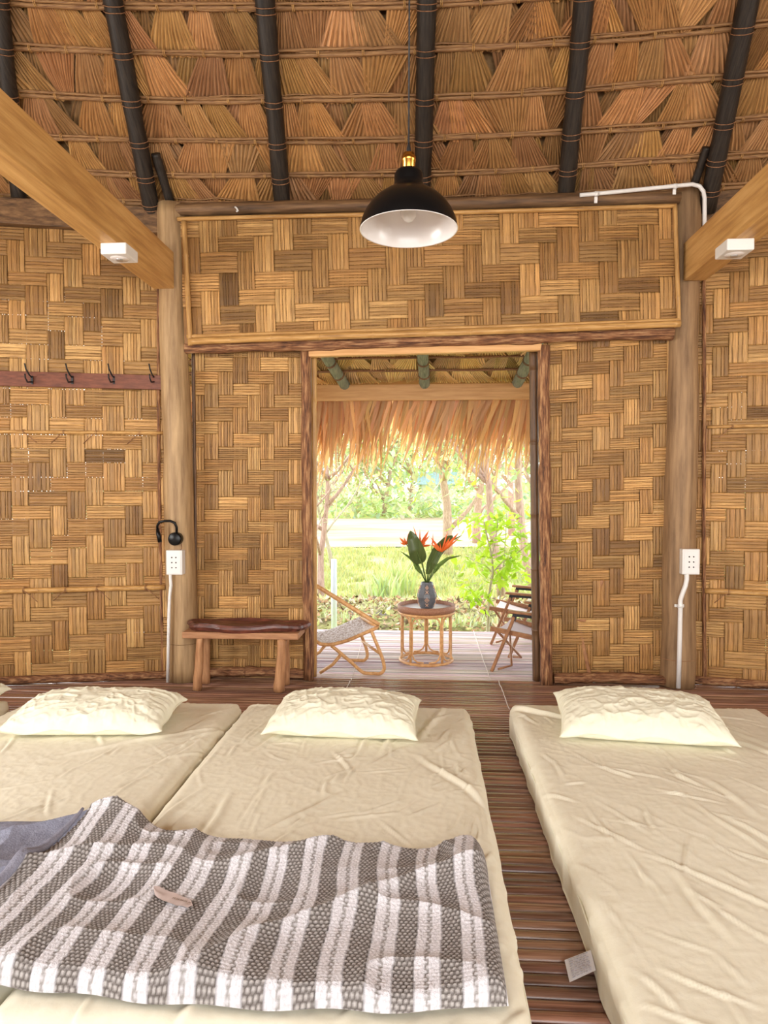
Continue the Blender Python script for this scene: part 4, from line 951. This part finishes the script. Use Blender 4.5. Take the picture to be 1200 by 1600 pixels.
# seat: sagging woven sheet
NN = 16; V = []
sn = smooth([at(590, 979, Y=YN), at(565, 990, Y=YN), at(538, 1001, Y=YN), at(510, 1006, Y=YN), at(492, 999, Y=YN), at(470, 968, Y=YN), at(446, 920, Y=YN)], 4)
sf = offs(sn, YF-.0)
for a, b in zip(sn, sf):
    for k in range(NN+1): 
        p = a.lerp(b, k/NN); p = p+Vector((0, 0, -.02*math.sin(math.pi*k/NN))); V.append(p)
n = len(sn); mb = MB(); mb.add(V, [(i*(NN+1)+k, (i+1)*(NN+1)+k, (i+1)*(NN+1)+k+1, i*(NN+1)+k+1) for i in range(n-1) for k in range(NN)], True)
st_ = mb.build('seat', M['woven'], e); md = st_.modifiers.new('s', 'SOLIDIFY'); md.thickness = .008
tag(st_, 'speckled white and brown woven cord seat')
for P in (sn, sf):
    mb = MB(); mb.tube([p+Vector((0, 0, -.006)) for p in P], .013, 10); mb.build('seat_frame', M['rattan'], e)
mb = MB(); mb.tube([sn[0], sf[0]], .015, 10); mb.tube([sn[-1], sf[-1]], .013, 10); mb.build('cross_rail', M['rattan'], e)
for pp in ((592, 1020), (534, 1022)):
    a = at(*pp, Y=YN); mb = MB(); mb.tube(offs([a], YN)+offs([a], YF), .010, 8); mb.build('stretcher', M['rattan'], e)

# folding camp chairs (right), facing left
def camp_chair(o, lab, rz):
    e = empty('folding_chair', o, lab, 'chair', rz=rz)
    def ad(mb, name, m, bevel=0):
        ob = mb.build(name, M[m], None, bevel); ob.parent = e; return ob
    hw = .225
    for s_ in (-1, 1):
        y = s_*hw
        mb = MB(); mb.bar((-.30, y, .445), (.24, y, .425), .05, .018); ad(mb, 'armrest', 'chairwood', .006)
        mb = MB(); mb.bar((-.25, y, .425), (.20, y, .41), .018, .026); mb.bar((-.25, y, .43), (-.262, y, .385), .022, .03, (1, 0, 0)); ad(mb, 'arm_bracket', 'blackm')
        mb = MB(); mb.bar((-.255, y, .41), (-.42, y, .0), .022, .032, (0, 1, 0)); ad(mb, 'leg', 'chairwood', .004)
        mb = MB(); mb.bar((.19, y, .41), (.28, y, .0), .022, .032, (0, 1, 0)); ad(mb, 'leg', 'chairwood', .004)
        mb = MB(); mb.bar((-.44, y*.86, .305), (.20, y*.86, .225), .024, .034); ad(mb, 'seat_rail', 'chairwood', .004)
        mb = MB(); mb.bar((.10, y*.80, .22), (.34, y*.80, .70), .022, .030, (0, 1, 0)); ad(mb, 'back_upright', 'chairwood', .004)
        mb = MB(); mb.tube([(-.40, y*.7, .28), (-.30, -y*.6, .02+.014), (-.38, -y*.9, .014)], .009, 6); ad(mb, 'cross_strut', 'chairwood')
    mb = MB(); V = []
    for i in range(13):
        for k in range(9):
            f = i/12; g = k/8-.5; V.append((-.40+.58*f, g*hw*1.74, .312-.075*f-.03*math.sin(math.pi*f)-.018*math.sin(math.pi*(g+.5))))
    mb.add(V, [(i*9+k, i*9+9+k, i*9+10+k, i*9+k+1) for i in range(12) for k in range(8)], True); ob = ad(mb, 'seat', 'canvas'); q = ob.modifiers.new('s', 'SOLIDIFY'); q.thickness = .006
    mb = MB(); V = []
    for i in range(9):
        for k in range(9):
            f = i/8; g = k/8-.5; V.append((.15+.185*f+.02*math.sin(math.pi*(g+.5)), g*hw*1.62, .32+.37*f))
    mb.add(V, [(i*9+k, i*9+9+k, i*9+10+k, i*9+k+1) for i in range(8) for k in range(8)], True); ob = ad(mb, 'backrest', 'canvas'); q = ob.modifiers.new('s', 'SOLIDIFY'); q.thickness = .006
    return e
camp_chair((.955, 4.91, .0), 'nearer folding wooden camp chair with pale canvas seat by the right jamb', -.40)
camp_chair((1.02, 5.84, .0), 'farther folding wooden camp chair behind the nearer one on the porch', -.25)

# ================================================================== OUTDOORS
GZ = -.5
def gh(x, y): return GZ + .02*max(0, y-12) + .03*math.sin(x*.7+y*.4)
def ground(name, x0, x1, y0, y1, m, n=40, amp=0, lift=0, **kw):
    V = []; 
    for i in range(n+1):
        for j in range(n+1):
            x = x0+(x1-x0)*i/n; y = y0+(y1-y0)*j/n; V.append((x, y, gh(x, y)+lift+amp*math.sin(x*5.3+y*3)*math.sin(y*4.1+x)))
    mb = MB(); mb.add(V, [(i*(n+1)+j, (i+1)*(n+1)+j, (i+1)*(n+1)+j+1, i*(n+1)+j+1) for i in range(n) for j in range(n)], True); return mb.build(name, M[m], kind='structure', **kw)
ground('ground', -60, 60, 6.2, 130, 'grass', 60)
mb = MB(); mb.add([(-9, -6, -.52), (9, -6, -.52), (9, 6.6, -.52), (-9, 6.6, -.52)], [(0, 1, 2, 3)], False); mb.build('ground', M['soil'], kind='structure')
ground('ground', -30, 30, 19.5, 34, 'sand', 60, lift=.02)
# litter bank beside the porch
n = 60; V = []
for i in range(n+1):
    for j in range(13):
        x = -6+12*i/n; f = j/12; y = 8.0+2.6*f; V.append((x, y+.15*math.sin(x*2), GZ-.03+.24*math.sin(math.pi*f)**.7+.03*math.sin(x*9+j)*math.sin(j*2.2)))
mb = MB(); mb.add(V, [(i*13+j, (i+1)*13+j, (i+1)*13+j+1, i*13+j+1) for i in range(n) for j in range(12)], True); mb.build('leaf_litter_bank', M['litter'], label='low bank of dry leaf litter and weeds just beyond the porch', cat='bank', kind='stuff')
rr = random.Random(31)
# stones
for i in range(5):
    px = 535+R.uniform(0, 75); x = at(560+i*9, 950, Y=8.9).x+rr.uniform(-.1, .1) if i < 6 else at(505+ (i-6)*5, 960, Y=8.6).x
    y = 8.6+rr.uniform(0, .5); r_ = rr.uniform(.05, .10); V = []; F_ = []
    bm = []
    for a in range(7):
        for b in range(9):
            t = math.pi*a/6; p = 2*math.pi*b/9; q = r_*(1+.2*math.sin(3*p+i)+.15*math.cos(2*t+i*2)); V.append((x+q*math.sin(t)*math.cos(p)*1.3, y+q*math.sin(t)*math.sin(p), GZ+.17+q*math.cos(t)*.7))
    mb = MB(); mb.add(V, [(a*9+b, a*9+(b+1) % 9, (a+1)*9+(b+1) % 9, (a+1)*9+b) for a in range(6) for b in range(9)], False); mb.build('stone', M['stone'], label='dark half-buried stone on the litter bank, %s of five left of the rattan table' % ['leftmost', 'second', 'middle', 'fourth', 'last'][i], cat='stone', group='stones on the litter bank')
# tufts and blades as one mass
def blades(name, spots, h, m, lab, cat, seed, w=.012, per=30, spread=.25):
    rq = random.Random(seed); V = []; Fc = []; T = []
    for (x, y) in spots:
        for k in range(per):
            a = rq.uniform(0, 6.28); d = rq.uniform(0, spread); bx, by = x+d*math.cos(a), y+d*math.sin(a); z = gh(bx, by)+(.15 if y < 10.2 and y > 8.2 else 0); hh = h*rq.uniform(.5, 1.2); l = rq.uniform(-.5, .5)*hh; l2 = rq.uniform(-.3, .3)*hh
            tv = rq.uniform(.75, 1.2); tc = (tv*rq.uniform(.9, 1.2), tv, tv*rq.uniform(.7, 1.3)); b = len(V)
            V += [(bx-w/2, by, z), (bx+w/2, by, z), (bx+l*.4+w*.4, by+l2*.4, z+hh*.6), (bx+l*.4-w*.4, by+l2*.4, z+hh*.6), (bx+l, by+l2, z+hh)]; T += [tc]*5
            Fc += [(b, b+1, b+2, b+3), (b+3, b+2, b+4)]
    o = link_mesh(name, V, Fc, M[m], None, False, None, T, kind='stuff'); tag(o, lab, cat)
rq = random.Random(3)
blades('grass', [(rq.uniform(-5, 5), rq.uniform(10.6, 19)) for _ in range(900)], .13, 'blade', 'bright yellow-green grass between the bank and the sandy path', 'grass', 5, w=.02)
blades('weeds', [(rq.uniform(-3.5, 3.5), rq.uniform(7.6, 10.3)) for _ in range(110)], .12, 'leaf_p', 'tangled low weeds growing on the litter bank', 'weeds', 6, w=.02, per=20)
for i, (px, Y, lab) in enumerate(((620, 11.8, 'pale green strappy grass clump left of the vase'), (600, 11.2, 'smaller strappy grass clump in the lawn left of the vase'))):
    p = at(px, 915, Y=Y); blades('grass_clump', [(p.x, Y)], .62-.15*i, 'leaf_p', lab, 'grass clump', 40+i, w=.03, per=120, spread=.30)
def leaf_litter():
    rq = random.Random(4); V = []; Fc = []; T = []
    for k in range(5200):
        x = rq.uniform(-4, 4); f = rq.random(); y = 7.9+2.7*f; z = GZ+.0+.24*math.sin(math.pi*f)**.7+rq.uniform(0, .04)
        c = rq.choice([(.52, .30, .14), (.62, .42, .24), (.40, .22, .10), (.46, .46, .14), (.66, .54, .38), (.16, .10, .05)]); leaf_mesh(V, Fc, T, Vector((x, y, z)), rq.uniform(.05, .12), rq, c, -.2)
    o = link_mesh('fallen_leaves', V, Fc, M['dryleaf'], None, False, None, T, kind='stuff'); tag(o, 'brown and olive fallen leaves strewn over the bank beyond the porch', 'fallen leaves')
# metal post
p = at(522, 960, Y=7.6)
mb = MB(); mb.tube([(p.x, 7.6, GZ), (p.x, 7.6, at(522, 874, Y=7.6).z)], .033, 16); mb.build('post', M['greypost'], label='pale grey round post standing in the yard at the left', cat='post')

# trees and leaves
def leaf_mesh(V, Fc, T, c, L, rq, tc, hang=.3):
    d = Vector((rq.uniform(-1, 1), rq.uniform(-1, 1), rq.uniform(-1, .5)-hang)).normalized(); s_ = d.cross(Vector((rq.uniform(-.3, .3), rq.uniform(-.6, .2), 1))).normalized()*L*.24; b = len(V)
    nn = d.cross(s_).normalized()*L*.06
    V += [c, c+d*L*.4+s_+nn, c+d*L, c+d*L*.4-s_+nn, c+d*L*.5]; T += [tc]*5; Fc += [(b, b+1, b+4), (b+1, b+2, b+4), (b+2, b+3, b+4), (b+3, b, b+4)]
def tree(name, base, H, seed, lab, cat, leafm, trunkm, r=.06, levels=3, leaves=60, L=.12, spread=.5, bare=False, lean=(0, 0), start=.35, nb=5, clump=.25, group=None, pts0=None):
    rq = random.Random(seed); e = empty(name, base, lab, cat, group); tm = MB(); V = []; Fc = []; T = []
    def branch(p, d, Lb, rad, lev):
        n = 6; P = [p]; q = Vector(p); dd = Vector(d).normalized()
        for i in range(n):
            dd = (dd+Vector((rq.uniform(-.16, .16), rq.uniform(-.16, .16), rq.uniform(-.05, .13)))).normalized(); q = q+dd*Lb/n; P.append(q.copy())
        tm.tube(P, [max(rad*(1-.65*i/n), .0025) for i in range(n+1)], 7 if lev == 0 else 5, rr=rq)
        if lev < levels:
            for k in range(nb if lev == 0 else rq.randint(2, 4)):
                f = start+(1-start)*rq.random() if lev == 0 else rq.uniform(.3, 1); c_ = P[min(n, int(f*n))]
                a = rq.uniform(0, 6.28); nd = (dd*.6+Vector((math.cos(a), math.sin(a), rq.uniform(.0, .7)))*spread*1.6).normalized()
                branch(c_, nd, Lb*rq.uniform(.42, .68), rad*.5, lev+1)
        if lev >= levels-1 and not bare:
            for k in range(leaves):
                c_ = P[rq.randint(2, n)]+Vector((rq.gauss(0, clump), rq.gauss(0, clump), rq.gauss(0, clump*.8))); tv = rq.uniform(.7, 1.25)
                leaf_mesh(V, Fc, T, c_, L*rq.uniform(.6, 1.3), rq, (tv*rq.uniform(.8, 1.25), tv, tv*rq.uniform(.6, 1.5)))
    branch(Vector(base), Vector((lean[0], lean[1], 1)), H*.62, r, 0)
    tm.build('trunk', M[trunkm], e)
    if V: link_mesh('foliage', V, Fc, M[leafm], e, False, None, T, kind='stuff')
    return e
leaf_litter()
# sapling by the porch, built along its visible stems
def shrub():
    e = empty('sapling', at(762, 985, Y=7.3), 'young sapling with bright yellow-green leaves beyond the right of the porch', 'sapling')
    Y = 7.3; st = [[(762, 985), (764, 950), (766, 918), (770, 895), (768, 868), (762, 842), (756, 815)], [(768, 893), (758, 884), (742, 877), (728, 868)], [(770, 895), (783, 880), (800, 870), (818, 856), (832, 845)],
          [(762, 950), (750, 938), (740, 925), (730, 912)], [(766, 905), (774, 890), (786, 886), (798, 872), (806, 866)], [(780, 950), (783, 915), (787, 880), (790, 840), (792, 800)], [(768, 868), (775, 840), (778, 812)], [(783, 915), (800, 898), (812, 893)]]
    tm = MB(); V = []; Fc = []; T = []; rq = random.Random(12)
    for i, s_ in enumerate(st):
        P = smooth([at(x, y, Y=Y+.15*math.sin(i*2)+.05*k*(1 if i % 2 else -1)) for k, (x, y) in enumerate(s_)], 3); P[0] = P[0]
        if i in (0, 5): P = [Vector((P[0].x, P[0].y, GZ))]+P
        r0 = .018 if i == 0 else .009; tm.tube(P, [max(r0*(1-.7*k/len(P)), .003) for k in range(len(P))], 6, rr=rq)
        for p in P[len(P)//3:]:
            for k in range(4 if i != 5 else 3):
                c_ = p+Vector((rq.gauss(0, .11), rq.gauss(0, .1), rq.gauss(0, .06))); tv = rq.uniform(.75, 1.2)
                leaf_mesh(V, Fc, T, c_, rq.uniform(.09, .17), rq, (tv, tv, tv*rq.uniform(.5, 1.3)), .1)
    for (px, py, n_, s_) in ((745, 815, 70, .16), (768, 822, 60, .14), (808, 845, 50, .16), (790, 800, 40, .14), (830, 830, 40, .14), (700, 735, 20, .2), (735, 865, 14, .1), (725, 905, 20, .1), (745, 925, 24, .1)):
        c0 = at(px, py, Y=Y)
        for k in range(int(n_*.55)):
            tv = rq.uniform(.75, 1.2); leaf_mesh(V, Fc, T, c0+Vector((rq.gauss(0, s_), rq.gauss(0, .15), rq.gauss(0, s_*.55))), rq.uniform(.08, .16), rq, (tv, tv, tv*rq.uniform(.5, 1.3)), .1)
    tm.build('stems', M['twig'], e); link_mesh('foliage', V, Fc, M['leaf_y'], e, False, None, T, kind='stuff')
shrub()
def tb(px, py_base, Y): p = at(px, py_base, Y=Y); return (p.x, Y, gh(p.x, Y)-.02)
tree('tree', tb(785, 930, 11.0), 6.5, 4, 'tree with a straight brown trunk behind the sapling', 'tree', 'leaf_p', 'trunk', .075, 3, 26, .17, .5, lean=(-.03, 0), nb=6, clump=.35, start=.45)
tree('tree', tb(838, 930, 12.0), 6.5, 14, 'tree with a leaning greyish trunk at the right jamb', 'tree', 'leaf_p', 'trunk', .10, 3, 26, .18, .5, lean=(-.18, 0), nb=6, clump=.35, start=.4)
tree('bare_tree', tb(503, 930, 10.5), 3.9, 8, 'nearly bare thin tree with pinkish trunk at the left of the yard', 'tree', 'leaf_p', 'trunk', .065, 3, 3, .1, .75, lean=(.02, 0), nb=6, clump=.2, start=.35)
tree('bare_tree', tb(520, 900, 14.5), 4.4, 28, 'second thin bare tree behind the grey post', 'tree', 'leaf_p', 'twig', .05, 3, 3, .12, .6, nb=6, clump=.3, start=.3)
bgt = [(480, 26, 8, 'leftmost pale leafy tree beyond the sandy path'), (560, 38, 10, 'pale leafy tree beyond the path, above the lounge chair'), (640, 42, 11, 'pale leafy tree beyond the path, above the vase'), (700, 17, 6.5, 'light green tree in front of the sandy path, above the right flower'),
       (745, 21, 8, 'light green tree above the sapling, near the path'), (800, 24, 9, 'pale green tree beyond the two trunks'), (850, 19, 8, 'rightmost pale green tree behind the right jamb'), (520, 45, 12, 'farthest pale tree at the upper left of the opening'), (600, 36, 8, 'small pale tree on the far edge of the path'), (770, 40, 12, 'farthest pale tree above the sapling')]
for i, (px, Y, H, lab) in enumerate(bgt):
    tree('tree', tb(px, 800, Y), H, 60+i, lab, 'tree', 'leaf_p', 'trunk', .14, 3, 20, .26 if Y < 30 else .42, .6, nb=7, clump=.5 if Y < 30 else .9, start=.22)
def woods(name, spots, leafm, lab, seed, L, n, s_):
    rq = random.Random(seed); V = []; Fc = []; T = []
    for (x, y, z) in spots:
        for k in range(n):
            tv = rq.uniform(.7, 1.3); leaf_mesh(V, Fc, T, Vector((x+rq.gauss(0, s_), y+rq.gauss(0, s_), max(gh(x, y), z+rq.gauss(0, s_*.7)))), L*rq.uniform(.6, 1.4), rq, (tv*rq.uniform(.8, 1.2), tv, tv*rq.uniform(.6, 1.5)), .1)
    o = link_mesh(name, V, Fc, M[leafm], None, False, None, T, kind='stuff'); tag(o, lab, 'woods')
rq = random.Random(8)
woods('woods', [(rq.uniform(-16, 16), rq.uniform(50, 60), rq.uniform(0, 12)) for _ in range(150)], 'leaf_p', 'pale hazy woods closing the view far behind the path', 9, .8, 60, 1.6)
woods('undergrowth', [(rq.uniform(-10, 10), rq.uniform(33, 37), rq.uniform(-.3, 1.2)) for _ in range(70)], 'leaf_p', 'pale undergrowth along the far side of the sandy path', 10, .4, 40, .7)
# far shed with blue-grey roof
c = at(685, 745, Y=52); g = gh(c.x, 52)
e = empty('shed', (c.x, 52, g), 'small far shed with a blue-grey roof seen under the thatch fringe', 'shed')
mb = MB(); mb.box((c.x-1.3, 52, g), (c.x+1.3, 54, c.z-.6)); mb.build('wall', M['plaster'], e)
mb = MB(); z0 = c.z-.6
mb.add([(c.x-1.7, 51.4, z0), (c.x+1.7, 51.4, z0), (c.x+1.7, 54.6, z0), (c.x-1.7, 54.6, z0), (c.x-1.5, 53, z0+1.0), (c.x+1.5, 53, z0+1.0)], [(0, 1, 5, 4), (2, 3, 4, 5), (1, 2, 5), (3, 0, 4), (0, 3, 2, 1)], False); mb.build('roof', M['blue_roof'], e)
